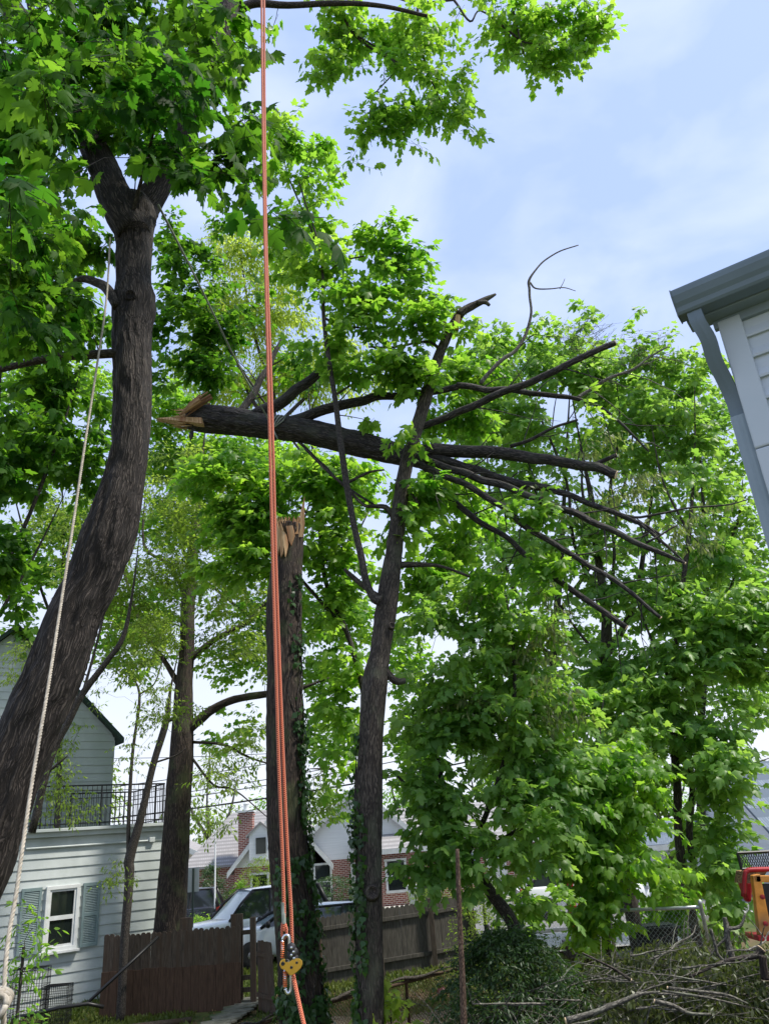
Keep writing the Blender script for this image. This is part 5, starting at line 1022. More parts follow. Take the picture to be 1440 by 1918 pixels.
rF = ext([(233, 1780, 16), (243, 1640, 17), (243, 1610, 18), (262, 1540, 15), (276, 1480, 13), (291, 1420, 12), (312, 1350, 12), (320, 1290, 8), (335, 1220, 5)], 20.7)
stree('young_tree', 'thin forked dark sapling in front of the clapboard house', 236, 20.7, rF, [[(242, 1620, 10), (241, 1560, 8), (244, 1480, 7), (250, 1400, 6), (262, 1300, 5), (240, 1260, 3)], [(312, 1352, 7), (330, 1340, 6), (332, 1300, 5)], [(285, 1430, 4), (330, 1415, 3), (350, 1400, 2)], [(262, 1300, 4), (290, 1280, 3), (310, 1220, 2)]],
 [dict(bl=[(250, 1390, 60, 60, 17.5, .6, .22), (190, 1290, 50, 40, 17, .6, .3), (235, 1640, 36, 30, 17.2, .3, .3), (205, 1660, 24, 14, 17, .2, .35), (280, 1290, 60, 50, 17.5, .6, .35), (290, 1350, 50, 50, 17.5, .5, .25), (110, 1500, 60, 50, 16, .5, .28), (130, 1400, 50, 50, 16, .5, .28)], size=.09, k=10, lai=1.3, T=LEAF_NA, mat='leafS', droop=.9, L=.45, gapt=-.05)])
stree('slanting_tree', 'slender dark trunk slanting out to the right from behind the leaning maple', 100, 15, [(60, 1560, 14), (96, 1420, 13), (130, 1350, 13), (155, 1300, 13), (200, 1240, 11), (232, 1190, 9), (250, 1100, 7), (262, 1000, 5)], [[(155, 1300, 6), (175, 1230, 5), (195, 1150, 4), (210, 1060, 3)], [(88, 1450, 6), (110, 1430, 5), (128, 1415, 3)]],
 [dict(bl=[(30, 1240, 40, 50, 15, .4, .6), (120, 1460, 30, 60, 14.5, .3, .3), (150, 1520, 40, 30, 14.5, .3, .3), (40, 1480, 40, 60, 14, .3, .15)], size=.08, k=10, lai=1.3, T=LEAF_NA, mat='leafS', droop=.9, L=.4)])
# maple behind the fallen trunk: bright mid foliage
rG = ext([(694, 1790, 14), (692, 1600, 12), (690, 1480, 12), (686, 1330, 11), (655, 1200, 10), (610, 1090, 9), (600, 1000, 8), (590, 900, 6), (580, 760, 5), (570, 640, 4)], 16)
stree('maple_tree', 'slim bright leaved maple filling the gap below the fallen trunk', 600, 16, rG, [[(640, 1170, 8), (560, 1080, 6), (500, 1000, 5), (440, 900, 4)], [(610, 1050, 7), (660, 1010, 5), (690, 960, 4)], [(600, 980, 6), (520, 920, 5), (450, 890, 4), (400, 880, 3)], [(590, 880, 5), (500, 760, 4), (420, 640, 4), (370, 540, 3)]],
 [dict(bl=[(340, 880, 70, 50, 15.5, .8, .55), (430, 900, 90, 55, 15.5, .8, 1.2), (540, 890, 100, 50, 15.5, .8, 1.1), (620, 930, 60, 70, 15.5, .8, 1), (470, 980, 110, 60, 15.5, .9, 1), (600, 1010, 90, 60, 15.5, .8, .9), (440, 1060, 90, 50, 15.5, .8, .9), (660, 870, 60, 30, 15.5, .6, .9), (640, 1080, 60, 50, 15.8, .6, .8), (600, 1160, 70, 60, 16, .6, .7), (640, 1250, 60, 60, 16, .6, .7), (450, 1030, 60, 30, 15, .4, .8), (640, 1340, 50, 70, 16, .6, .5), (640, 1430, 50, 40, 16.5, .6, .5), (460, 960, 60, 60, 15.6, .4, .8)], size=.17, k=12, lai=1.5, T=LEAF_MD, mat='leafB', droop=.45, L=.6, gapt=-.12),
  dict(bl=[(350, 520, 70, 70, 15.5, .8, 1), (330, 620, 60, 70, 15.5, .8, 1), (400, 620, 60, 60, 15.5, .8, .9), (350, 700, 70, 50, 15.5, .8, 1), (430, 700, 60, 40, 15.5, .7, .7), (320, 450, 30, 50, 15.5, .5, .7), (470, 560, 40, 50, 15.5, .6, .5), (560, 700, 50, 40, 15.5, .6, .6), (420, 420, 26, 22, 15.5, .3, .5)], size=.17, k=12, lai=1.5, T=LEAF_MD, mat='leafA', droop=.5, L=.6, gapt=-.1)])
# pale yellow-green tall tree behind
stree('birch_tree', 'pale yellow-green feathery tree behind the fallen trunk', 520, 32, [(520, 1690, 24), (518, 1300, 20), (515, 900, 16), (510, 700, 10), (500, 520, 5)], [[(515, 820, 8), (450, 700, 6), (420, 560, 4)], [(514, 800, 8), (600, 720, 6), (680, 660, 4)], [(510, 740, 6), (470, 600, 5), (450, 470, 3)]],
 [dict(bl=[(430, 520, 70, 80, 32, 1.5, .9), (480, 480, 50, 50, 32, 1.2, .8), (400, 600, 70, 60, 32, 1.5, .9), (500, 600, 80, 80, 32, 1.5, .9), (560, 690, 80, 50, 32, 1.5, .9), (650, 660, 60, 50, 32, 1.2, .6), (620, 730, 90, 40, 32, 1.2, .9), (380, 700, 80, 60, 32, 1.5, .9), (470, 720, 80, 60, 32, 1.5, .9), (530, 540, 40, 60, 32, 1, .6), (430, 440, 40, 30, 32, 1, .6), (580, 620, 40, 40, 32, 1, .5), (700, 700, 40, 40, 32, 1, .4)], size=.25, k=14, lai=2.4, T=LEAF_NA, mat='leafY', droop=1.4, L=1.0, gapt=-.18, gapf=.5)], 'barkt', 12)
# dark mass on the far left and leaves behind the leaning trunk
stree('maple_tree', 'dark leafy maple crowding the left edge behind the leaning trunk', 20, 11, [(-60, 1800, 30), (-50, 1500, 26), (-40, 1200, 22), (-20, 950, 18), (0, 700, 12), (10, 500, 8)], [[(-40, 1150, 12), (40, 1000, 8), (100, 850, 6), (150, 700, 4)], [(-45, 1250, 9), (0, 1150, 7), (60, 1050, 5), (120, 930, 4)]],
 [dict(bl=[(0, 900, 40, 90, 10.5, .5, 1.5), (5, 1040, 34, 90, 10.5, .5, 1.5), (100, 830, 90, 70, 11, .8, .8), (60, 760, 80, 60, 11, .7, .9), (160, 780, 50, 60, 11.2, .6, .7), (100, 700, 90, 50, 11, .7, .8), (150, 900, 50, 40, 11.5, .5, .5), (60, 930, 60, 40, 11.3, .5, .5), (170, 640, 40, 60, 11, .5, .8), (5, 780, 40, 60, 9, .5, 1), (150, 500, 60, 80, 11, .7, .7), (60, 560, 80, 80, 11, .8, .7), (60, 430, 90, 80, 11, .8, .7), (25, 1140, 25, 40, 10.5, .3, .6)], size=.15, k=12, lai=1.6, T=LEAF_MD, mat='leafA', droop=.6, L=.5, gapt=-.15)])
# right lower maple, nearest
rI = [(1010, 1860, 26), (960, 1730, 24), (925, 1680, 22), (885, 1625, 20), (850, 1570, 16), (830, 1480, 12), (815, 1380, 9), (810, 1250, 7)]
stree('maple_tree', 'leafy maple with a dark leaning stem, spreading right of the grey trunk', 930, 12.6, rI, [[(870, 1610, 12), (920, 1500, 10), (960, 1350, 8), (960, 1200, 6), (940, 1080, 5)], [(850, 1570, 9), (760, 1470, 6), (730, 1440, 4)], [(880, 1610, 8), (960, 1560, 7), (1040, 1520, 5)]],
 [dict(bl=[(800, 1170, 70, 50, 12.4, .7), (890, 1130, 90, 60, 12.6, .8, .8), (960, 1190, 90, 60, 12.6, .8), (850, 1230, 110, 60, 12.3, .8), (790, 1290, 60, 60, 12.4, .6), (900, 1310, 110, 60, 12.2, .8), (1000, 1290, 80, 60, 12.5, .7, .8), (820, 1370, 100, 50, 12.3, .7), (920, 1400, 110, 60, 12.1, .8), (1020, 1420, 90, 70, 12.4, .8), (800, 1470, 80, 60, 12.4, .7, .9), (890, 1500, 110, 60, 12, .8), (1000, 1520, 100, 60, 12.1, .8), (790, 1560, 70, 40, 12, .6, .8), (880, 1590, 110, 36, 11.8, .6, 1), (980, 1600, 90, 50, 12.2, .7), (860, 1640, 80, 24, 11.9, .4, .7), (760, 1640, 40, 30, 12, .3, .5), (1060, 1330, 60, 60, 13, .7), (740, 1400, 30, 50, 12.4, .3, .7), (1000, 1700, 80, 50, 13, .6, .6), (955, 1400, 60, 260, 13.4, .4, .5)], size=.135, k=14, lai=1.6, T=LEAF_MD, mat='leafC', droop=.5, L=.6, gapt=-.13, gapf=1.5)], 'barkt', 22)
mb = MB(); s_ = trace([(868, 1930, 13), (866, 1850, 12), (862, 1750, 10), (858, 1650, 9), (856, 1590, 7)], 11.0, 5); mb.tube(s_[0], s_[1], 10, disp=soft_trunk); tr_ = thing('sapling_stem', 'thin straight reddish-brown bare stem before the low fence', 'sapling', s_[0][0]); mb.build('stem', M['stemr'], tr_, smooth=True)
# right background maples
rJ = ext([(1128, 1400, 24), (1132, 1260, 22), (1135, 1150, 18), (1120, 1050, 14), (1110, 950, 11), (1090, 850, 8), (1070, 740, 6)], 19)
stree('maple_tree', 'tall grey-stemmed maple rising behind the sawn branches', 1130, 19, rJ, [[(1134, 1230, 14), (1165, 1180, 13), (1190, 1120, 10), (1210, 1000, 8), (1230, 860, 5)], [(1130, 1130, 9), (1075, 1020, 7), (1060, 900, 5), (1010, 780, 4), (960, 680, 3)], [(1135, 1170, 8), (1150, 1040, 6), (1140, 930, 5), (1160, 800, 4), (1150, 680, 3)], [(1120, 1050, 7), (1090, 920, 5), (1095, 840, 4)], [(1132, 1240, 8), (1080, 1180, 5), (1040, 1120, 4)]],
 [dict(bl=[(930, 640, 36, 40, 19, 1, .8), (900, 700, 50, 60, 19, 1.2, .9), (1000, 640, 50, 40, 19, 1.2, .9), (980, 720, 70, 50, 19, 1.2, 1), (1080, 620, 26, 50, 19, 1, .8), (1060, 700, 70, 60, 19, 1.2, .9), (1140, 640, 60, 50, 19, 1.2, .8), (1120, 740, 80, 60, 19, 1.3, .8), (1180, 600, 20, 30, 19, .6, .9), (900, 800, 60, 50, 19, 1.2, 1), (980, 800, 60, 50, 19, 1.2, .8), (1060, 810, 70, 60, 19, 1.2, .45), (1160, 840, 70, 60, 19, 1.3, .5), (960, 890, 90, 50, 19, 1.2, .6), (1060, 1000, 90, 60, 19, 1.2, .6), (960, 1020, 80, 50, 19, 1.2, .8), (1170, 980, 80, 80, 19, 1.3, .55), (1080, 1110, 90, 60, 19, 1.2, .6), (1180, 1130, 70, 60, 18.5, 1, .8), (1110, 1270, 80, 70, 18.5, 1, .8), (1150, 1360, 90, 60, 18.5, 1, .8), (1010, 1240, 60, 60, 19, 1, .5)], size=.19, k=12, lai=1.45, T=LEAF_MD, mat='leafC', droop=.45, L=.7, gapt=-.1, gapf=.7)], 'bark3', 24)
rK = ext([(1282, 1650, 17), (1270, 1560, 16), (1268, 1480, 15), (1262, 1400, 14), (1262, 1280, 12), (1270, 1150, 10), (1290, 1000, 8), (1300, 850, 6), (1300, 720, 4)], 17.5)
stree('maple_tree', 'dense maple with paired slim trunks left of the vinyl house', 1275, 17.5, rK, [[(1300, 1640, 12), (1290, 1560, 12), (1296, 1480, 11), (1290, 1380, 9), (1310, 1200, 7)], [(1265, 1300, 7), (1220, 1200, 5), (1190, 1120, 4)], [(1265, 1250, 7), (1340, 1150, 5), (1390, 1050, 4)], [(1290, 1000, 5), (1240, 900, 4), (1220, 800, 3)], [(1380, 1440, 5), (1440, 1420, 4)]],
 [dict(bl=[(1220, 680, 60, 50, 18, 1, .8), (1290, 700, 50, 60, 18, 1, .8), (1220, 780, 60, 60, 18, 1, .7), (1290, 820, 60, 70, 18, 1, .9), (1230, 880, 60, 60, 18, 1, .5), (1310, 920, 60, 60, 17.5, 1, .7), (1270, 1020, 80, 60, 17.5, 1, .6), (1350, 1040, 60, 60, 17.5, 1, .9), (1260, 1120, 80, 60, 17.5, 1, .9), (1350, 1150, 80, 70, 17.2, 1), (1410, 1130, 50, 70, 17.2, .8), (1240, 1220, 90, 60, 17, 1), (1350, 1250, 90, 60, 17, 1), (1420, 1230, 50, 80, 17, .8), (1200, 1300, 70, 50, 17, .8), (1290, 1330, 90, 50, 17, 1), (1390, 1340, 60, 50, 17, .8), (1330, 1400, 70, 40, 17, .8, .9), (1200, 1380, 70, 50, 16.5, .7), (1345, 1480, 40, 50, 17, .6, .9), (1350, 1570, 40, 60, 17, .6, 1.1), (1330, 1640, 50, 50, 17, .6, 1.3), (1350, 1460, 50, 70, 16, .5, 1.4), (1355, 1600, 36, 100, 15.6, .5, 1.5), (1300, 1560, 36, 60, 18.5, .5, .9), (1345, 1700, 40, 40, 15.4, .4, 1.3), (1230, 1440, 60, 40, 17.5, .6, 1), (1180, 1500, 60, 60, 17.8, .6, 1)], size=.18, k=12, lai=1.55, T=LEAF_MD, mat='leafC', droop=.5, L=.65, gapt=-.1, gapf=.8)], 'bark3', 20)
rL = ext([(1125, 1700, 16), (1115, 1600, 14), (1110, 1500, 12), (1120, 1400, 9), (1130, 1300, 6)], 14.6)
stree('maple_tree', 'low dark green maple thicket above the chain link panel', 1115, 14.6, rL, [[(1118, 1620, 8), (1180, 1540, 7), (1220, 1460, 5)], [(1118, 1620, 8), (1050, 1560, 7), (1010, 1480, 5)]],
 [dict(bl=[(1080, 1450, 80, 60, 14.6, .8), (1160, 1450, 80, 60, 14.6, .8), (1110, 1530, 100, 60, 14.3, .8, 1.2), (1200, 1540, 60, 60, 14.5, .7), (1060, 1600, 70, 50, 14.4, .6), (1140, 1610, 90, 50, 14, .7, 1.2), (1220, 1630, 60, 50, 14.2, .6), (1180, 1650, 90, 40, 20.5, .5, 1.1), (1110, 1680, 50, 50, 14.2, .5, 1), (1240, 1690, 90, 50, 20.5, .5, 1), (1090, 1740, 40, 40, 14.3, .4, 1), (1150, 1740, 20, 30, 14.8, .3, .6)], size=.14, k=14, lai=1.6, T=LEAF_MD, mat='leafB', droop=.75, L=.55, gapt=-.2)], 'barkt')
# filler trees between the yard and the street
stree('maple_tree', 'tall pale green maple at the back on the right, reaching highest against the sky', 1040, 26, ext([(1040, 1500, 16), (1035, 1250, 14), (1050, 1050, 11), (1060, 850, 8), (1070, 680, 4)], 26), [[(1035, 1250, 9), (960, 1100, 7), (920, 950, 5), (910, 800, 3)], [(1045, 1150, 8), (1140, 1000, 6), (1180, 850, 4), (1190, 700, 3)]],
 [dict(bl=[(930, 680, 50, 60, 26, 1.5, .8), (1010, 700, 70, 50, 26, 1.5), (1100, 680, 60, 50, 26, 1.5, .8), (1160, 720, 50, 60, 26, 1.5, .9), (900, 780, 60, 60, 26, 1.5), (1000, 800, 90, 60, 26, 1.5, .9), (1110, 830, 80, 50, 26, 1.5, .6), (930, 900, 90, 60, 26, 1.5, .7), (1040, 930, 80, 50, 26, 1.5, .5), (900, 1020, 90, 60, 26, 1.5, .8), (1020, 1060, 90, 60, 26, 1.5, .6), (1130, 1040, 80, 60, 26, 1.5, .4), (960, 1160, 90, 60, 26, 1.5, .8), (1080, 1180, 90, 60, 26, 1.5, .7), (900, 1280, 90, 60, 26, 1.5, .9), (1020, 1300, 90, 60, 26, 1.5, .9), (1130, 1290, 80, 60, 26, 1.5, .9), (900, 1400, 90, 50, 26, 1.5, .8), (1040, 1420, 100, 50, 26, 1.5, .9), (1160, 1420, 70, 50, 26, 1.5, .9)], size=.2, k=12, lai=1.2, T=LEAF_LO, mat='leafC', droop=.5, L=.9, gapt=-.12, gapf=.5)], 'barkt', 14)
stree('maple_tree', 'pale green maple at the back nearest the gutter of the vinyl house', 1300, 24, ext([(1310, 1500, 14), (1318, 1250, 12), (1320, 1050, 9), (1310, 850, 7), (1290, 720, 4)], 24), [[(1318, 1250, 8), (1250, 1080, 6), (1210, 900, 4)], [(1320, 1100, 7), (1380, 980, 5), (1390, 900, 3)]],
 [dict(bl=[(1240, 660, 36, 40, 24, 1.2, .7), (1290, 680, 36, 50, 24, 1.2, .8), (1230, 760, 70, 60, 24, 1.5), (1310, 790, 50, 60, 24, 1.5), (1200, 860, 70, 50, 24, 1.5, .6), (1300, 900, 60, 60, 24, 1.5, .8), (1360, 960, 40, 60, 24, 1.2, .7), (1250, 1000, 80, 60, 24, 1.5, .6), (1340, 1080, 70, 60, 24, 1.5, .9), (1230, 1120, 80, 60, 24, 1.5, .8), (1400, 1180, 60, 80, 24, 1.5), (1290, 1200, 80, 60, 24, 1.5), (1210, 1260, 80, 60, 24, 1.5), (1380, 1310, 70, 60, 24, 1.5, .9), (1270, 1350, 80, 50, 24, 1.5, .9), (1340, 1430, 50, 50, 24, 1.5, .8), (1330, 1560, 40, 80, 24, 1, .9), (1400, 1000, 50, 60, 24, 1.2, .9), (1370, 880, 40, 60, 24, 1, .8), (1430, 1090, 40, 50, 24, 1, .9), (1340, 760, 30, 60, 24, 1, .8), (1420, 1330, 40, 60, 24, 1, .8)], size=.2, k=12, lai=1.3, T=LEAF_LO, mat='leafC', droop=.5, L=.9, gapt=-.12, gapf=.5)], 'barkt', 14)
stree('elm_tree', 'loose light green tree behind the broken trunk', 430, 25, ext([(545, 1500, 10), (540, 1300, 9), (520, 1150, 8), (480, 1000, 7), (440, 860, 4)], 25), [[(540, 1300, 7), (500, 1150, 5), (560, 1000, 4), (600, 880, 3)], [(525, 1200, 6), (400, 1100, 5), (350, 1050, 5), (320, 900, 3)], [(538, 1250, 5), (600, 1150, 4), (680, 1080, 3)]],
 [dict(bl=[(330, 860, 70, 60, 25, 1.5, .8), (430, 850, 80, 60, 25, 1.5, .8), (540, 880, 80, 60, 25, 1.5, .8), (640, 920, 70, 60, 25, 1.5, .8), (330, 980, 80, 60, 25, 1.5, .6), (440, 1000, 80, 60, 25, 1.5, .7), (560, 1010, 80, 60, 25, 1.5, .8), (660, 1040, 60, 60, 25, 1.5, .8), (400, 1110, 90, 50, 25, 1.5, .8), (520, 1140, 80, 50, 25, 1.5, .7), (630, 1160, 70, 60, 25, 1.5, .8), (450, 1230, 80, 50, 25, 1.5, .7), (610, 1270, 70, 50, 25, 1.5, .6), (270, 1130, 70, 60, 25, 1.5, .5), (620, 1380, 60, 60, 25, 1.5, .6), (440, 1360, 60, 50, 25, 1.5, .25), (640, 1480, 50, 50, 25, 1.5, .6), (780, 1400, 60, 90, 25, 1.5, .7), (760, 1250, 40, 80, 25, 1.5, .6)], size=.19, k=13, lai=2.2, T=LEAF_LO, mat='leafB', droop=.6, L=.9, gapt=-.2, gapf=.5)], 'barkt', 12)
stree('elm_tree', 'loose light green tree rising behind the clapboard house roof', 120, 24, ext([(110, 1500, 10), (112, 1200, 9), (120, 1000, 7), (110, 800, 4)], 24), [[(112, 1200, 6), (60, 1050, 5), (20, 900, 3)], [(118, 1050, 6), (170, 900, 4), (190, 780, 3)]],
 [dict(bl=[(40, 850, 70, 70, 24, 1.5), (140, 850, 70, 70, 24, 1.5, .9), (60, 980, 80, 60, 24, 1.5, .7), (160, 970, 60, 60, 24, 1.5, .6), (60, 1090, 80, 60, 24, 1.5, .7), (150, 1090, 60, 60, 24, 1.5, .5), (50, 1190, 60, 40, 24, 1.5, .5), (250, 1200, 70, 70, 24, 1.5, .6), (200, 740, 40, 60, 24, 1.2, .8), (320, 760, 60, 60, 24, 1.2, .9), (80, 720, 90, 70, 24, 1.2, .8)], size=.19, k=13, lai=2.0, T=LEAF_LO, mat='leafB', droop=.6, L=.9, gapt=-.2, gapf=.5)], 'barkt', 12)
# trees far behind the houses
far = [(150, 60, 1300, 'bare-twigged pale tree far beyond the cream house', .5), (390, 62, 1400, 'tall half-leafed tree far beyond the white pole', .55), (510, 66, 1480, 'round light green tree behind the brick chimney', 1.1), (630, 60, 1440, 'hazy green tree behind the white gabled house', .9), (780, 58, 1430, 'full green tree far behind the right end of the board fence', 1.1), (930, 62, 1420, 'full green tree far behind the red brick house', 1.1), (1080, 60, 1400, 'tall green tree far beyond the driveway', 1.1), (1230, 62, 1420, 'green tree far behind the small white building', 1.0), (1390, 66, 1400, 'green tree far behind the grey roofed house', .8), (20, 60, 1340, 'green tree far behind the clapboard house', .9)]
for x, Y, yt, lab, dn in far:
    yb = hor(x)+70; hh = yb-yt
    stree('background_tree', lab, x, Y, [(x, yb, 14), (x+6, yb-hh*.3, 11), (x-2, yb-hh*.6, 7), (x+4, yt+10, 2)], [[(x+5, yb-hh*.3, 7), (x+40, yb-hh*.55, 5), (x+55, yb-hh*.8, 2)], [(x+5, yb-hh*.35, 7), (x-35, yb-hh*.6, 5), (x-50, yb-hh*.85, 2)]],
      [dict(bl=[(x, yb-hh*.55, 75, hh*.36, Y, 3, dn), (x-40, yb-hh*.42, 50, hh*.25, Y, 2, dn), (x+45, yb-hh*.45, 50, hh*.28, Y, 2, dn), (x+5, yb-hh*.8, 45, hh*.2, Y, 2, dn)], size=.4, k=10, lai=.95, T=LEAF_NA, mat='leafS' if dn < 1 else 'leafB', droop=.5, L=1.6, gapt=-.15, gapf=.3, rmin=.012)], 'barkg' if dn < .6 else 'barkt', 8, 'trees far behind the street', crown='crown')

# ================================================================== BRUSH PILE
def pile_surf(x, y): return 0
br_root = []
gp0 = G(1200, 10.6)
rngb = random.Random(3)
def limb_path(x, y, z, yaw, ln, bend, rise=0):
    pts = []; a = yaw; p = Vector((x, y, z)); n_ = 9
    for i in range(n_): pts.append(p.copy()); p += Vector((math.cos(a), math.sin(a)*.8, rise+rngb.uniform(-.06, .06)))*(ln/n_); a += rngb.uniform(-bend, bend)
    return [Vector(q[:3]) for q in cr([tuple(q) for q in pts], 3)]
xs0, xs1 = xat(930, 10.2), xat(1480, 10.2)
def ptop(x, y):
    t_ = (x-xs0)/(xs1-xs0); f = min(1, max(.2, (y-8.2)/2.4)); return (.75+.55*min(1, max(0, t_*1.5))+vn((x, y, 1), .9)*.25)*f+.35
tw = MB()
for i in range(420):
    x, y = rngb.uniform(xs0-.3, xs1), rngb.uniform(8.3, 12.6); z = ptop(x, y)*rngb.uniform(.5, 1.05); ln = rngb.uniform(.4, 1.5); r0 = rngb.uniform(.003, .01); c_ = limb_path(x-ln/3, y, z, rngb.uniform(-.9, .9)+(math.pi if rngb.random() < .5 else 0), ln, .5, rngb.uniform(-.3, .35)); n_ = len(c_)
    tw.tube(c_, [r0*(1-.7*k/n_) for k in range(n_)], 4, cap=False)
for i in range(110):
    x, y = rngb.uniform(xs0-.2, xs1), rngb.uniform(8.4, 12.2); z = ptop(x, y)*rngb.uniform(.8, 1.12); ln = rngb.uniform(.6, 1.9); r0 = rngb.uniform(.008, .018); c_ = limb_path(x-ln/3, y, z, rngb.uniform(-.7, .7)+(math.pi if rngb.random() < .4 else 0), ln, .45, rngb.uniform(-.2, .3)); n_ = len(c_)
    tw.tube(c_, [r0*(1-.75*k/n_) for k in range(n_)], 6)
    for k in (8, 14, 19):
        q = c_[k]; e = q+Vector((rngb.uniform(-.4, .4), rngb.uniform(-.2, .2), rngb.uniform(-.1, .4))); tw.tube([q, q.lerp(e, .5)+Vector((0, 0, .04)), e], [r0*.5, r0*.35, .002], 4, cap=False)
lv_ = []; ctr = []
for i in range(3200):
    x, y = rngb.uniform(xs0-.2, xs1), rngb.uniform(8.4, 12.8); ctr.append((x, y, ptop(x, y)*rngb.uniform(.45, 1.08)))
ctr = np.array(ctr); p, d, n_, s_, b, t = sprays(ctr, RNG.normal(size=ctr.shape)*[1, 1, .4], .09, 14, .4, 1.6, .8)
for q, w_ in zip(b, t): tw.tube([Vector(q), Vector(w_)], [.003, .0015], 3, cap=False)
bo = tag(tw.build('brush_twigs', M['barkg']), 'tangled heap of fine cut twigs filling the lower right corner', 'brush', kind='stuff')
tag(leaf_obj('brush_leaves', M['leafP'], None, [(p, d, n_, s_, LEAF_NA)]), 'wilted drooping olive leaves on the heap of cut twigs', 'leaves', kind='stuff')
def cutlimb(label, rows, Y, sd=10, mk='bark3', ends=(True, False), side=()):
    t_ = trace(rows, Y, 6); r_ = thing('cut_branch', label, 'branch', t_[0][0], 'cut branches on the brush pile'); mb = MB(); mb.tube(t_[0], t_[1], sd, disp=soft_trunk)
    for s in side: q = trace(s, Y-.02, 5); mb.tube(q[0], q[1], 8)
    mb.build('branch', M[mk], r_, smooth=True)
    if ends[0]: e = t_[0][0]; mb = MB(); mb.lathe([(0, .001), (t_[1][0]*.97, .001), (t_[1][0]*.93, .01), (0, .012)], e, axis=(t_[0][0]-t_[0][1]), sides=16); mb.build('sawn_end', M['cut'], r_)
cutlimb('long pale mossy branch lying at the bottom of the brush pile', [(1060, 1912, 12), (1110, 1898, 11), (1160, 1878, 9), (1200, 1862, 6), (1235, 1858, 4)], 9.4, 12, 'barkg')
cutlimb('thick arching branch with orange sawn end at the right of the pile', [(1425, 1778, 17), (1415, 1790, 12), (1390, 1794, 9), (1360, 1800, 8), (1330, 1812, 6), (1290, 1830, 5)], 10.6, 12, 'bark3')
cutlimb('upright grey forked branch standing on the pile before the machine', [(1372, 1800, 12), (1362, 1765, 12), (1360, 1740, 11), (1356, 1718, 8)], 11.5, 12, 'barkg', (False, False), [[(1362, 1740, 7), (1385, 1735, 6), (1395, 1712, 4)], [(1361, 1755, 5), (1340, 1775, 4), (1330, 1790, 3)]])
cutlimb('pair of thin straight branches lying flat on the pile', [(1250, 1850, 5), (1300, 1856, 5), (1360, 1864, 5), (1400, 1880, 3)], 9.9, 8, 'barkg', (True, False), [[(1240, 1856, 4), (1320, 1868, 4), (1390, 1884, 3)]])
cutlimb('short dark sawn log stub standing at the far right of the pile', [(1432, 1835, 14), (1429, 1812, 14), (1427, 1790, 14)], 10.2, 14, 'bark2')
cutlimb('slim bending branch sweeping from the chain link post onto the pile', [(1330, 1740, 6), (1338, 1768, 6), (1345, 1790, 6), (1370, 1812, 4)], 11.3, 8, 'barkg', (False, False))
cutlimb('short mossy branch in the middle of the brush pile', [(1225, 1875, 8), (1260, 1884, 8), (1290, 1898, 6), (1330, 1900, 4)], 9.3, 10, 'barkg')
cutlimb('thin grey branch leaning across the chain link panel', [(1260, 1780, 3), (1290, 1805, 4), (1330, 1832, 4), (1370, 1858, 4)], 12.0, 7, 'barkg', (False, False))
cutlimb('curved bare branch rising beside the dark yew', [(1180, 1835, 6), (1150, 1815, 5), (1120, 1800, 4), (1090, 1785, 3)], 10.4, 8, 'bark3', (True, False))

# ================================================================== ROPES AND RIGGING DEVICE (close to the camera)
YR = 2.9
def ropeline(rows, Y, r, top_ext=3.0):
    pts = [P(x, y, Y) for x, y in rows]; u = (pts[0]-pts[1]).normalized(); pts = [pts[0]+u*top_ext]+pts; return [Vector(q[:3]) for q in cr([tuple(p) for p in pts], 10)]
r1 = [(490, 0), (492, 200), (496, 450), (501, 650), (506, 850), (511, 1050), (517, 1250), (523, 1450), (529, 1600), (532, 1700), (532, 1745)]
r2 = [(495, 0), (496, 200), (499, 450), (506, 650), (512, 850), (517, 1050), (524, 1250), (532, 1450), (539, 1600), (545, 1700), (547, 1770)]
for rows, Y, lab in ((r1, YR, 'left strand of the doubled orange rope, ending in a spliced eye'), (r2, YR+.02, 'right strand of the doubled orange rope, entering the black and gold device')):
    rp_ = ropeline(rows, Y, .0058); mb = MB(); mb.tube(rp_, .0062, 10)
    r_ = thing('climbing_rope', lab, 'rope', rp_[-1], 'orange climbing ropes'); mb.build('rope', M['ropeo'], r_, smooth=True)
    if rows is r1:
        mb = MB(); e = P(532, 1750, Y); mb.tube([P(532, 1728, Y)+Vector((-.004, 0, 0)), P(528, 1740, Y), P(528, 1752, Y), P(532, 1760, Y), P(537, 1752, Y), P(537, 1740, Y), P(533, 1728, Y)], .005, 8); mb.build('spliced_eye', M['ropeo'], r_, smooth=True)
        mb = MB(); mb.tube([P(530.5, 1690, Y), P(532, 1730, Y)], .0074, 10); mb.build('stitched_sleeve', M['ropet'], r_)
mb = MB(); rp_ = [Vector(q[:3]) for q in cr([tuple(P(548, 1822, YR)), tuple(P(556, 1860, YR-.02)), tuple(P(566, 1905, YR-.05)), tuple(P(585, 1990, YR-.1)), tuple(P(600, 2100, YR-.15))], 8)]
mb.tube(rp_, .0068, 12); r_ = tag(mb.build('climbing_rope', M['ropeo'], smooth=True), 'short orange rope tail running down out of the gold device', 'rope')
dv = thing('rope_device', 'gold and black rope device on the doubled orange rope', 'climbing gear', P(545, 1805, YR))
def plate(pts, Y, th, m, name, par, holes=()):
    mb = MB(); mb.poly_extrude([P(x, y, Y) for x, y in pts], (0, th, 0)); o = mb.build(name, m, par, bevel=.0012); return o
def heart(s=1.0, ox=0, oy=0):
    pts = [(525, 1806), (527, 1799), (533, 1796), (537, 1800), (541, 1803), (546, 1799), (552, 1796), (560, 1796), (565, 1800), (566, 1806), (563, 1813), (556, 1820), (549, 1825), (544, 1827), (540, 1822), (534, 1817), (528, 1813)]
    return [(545+(x-545)*s+ox, 1810+(y-1810)*s+oy) for x, y in pts]
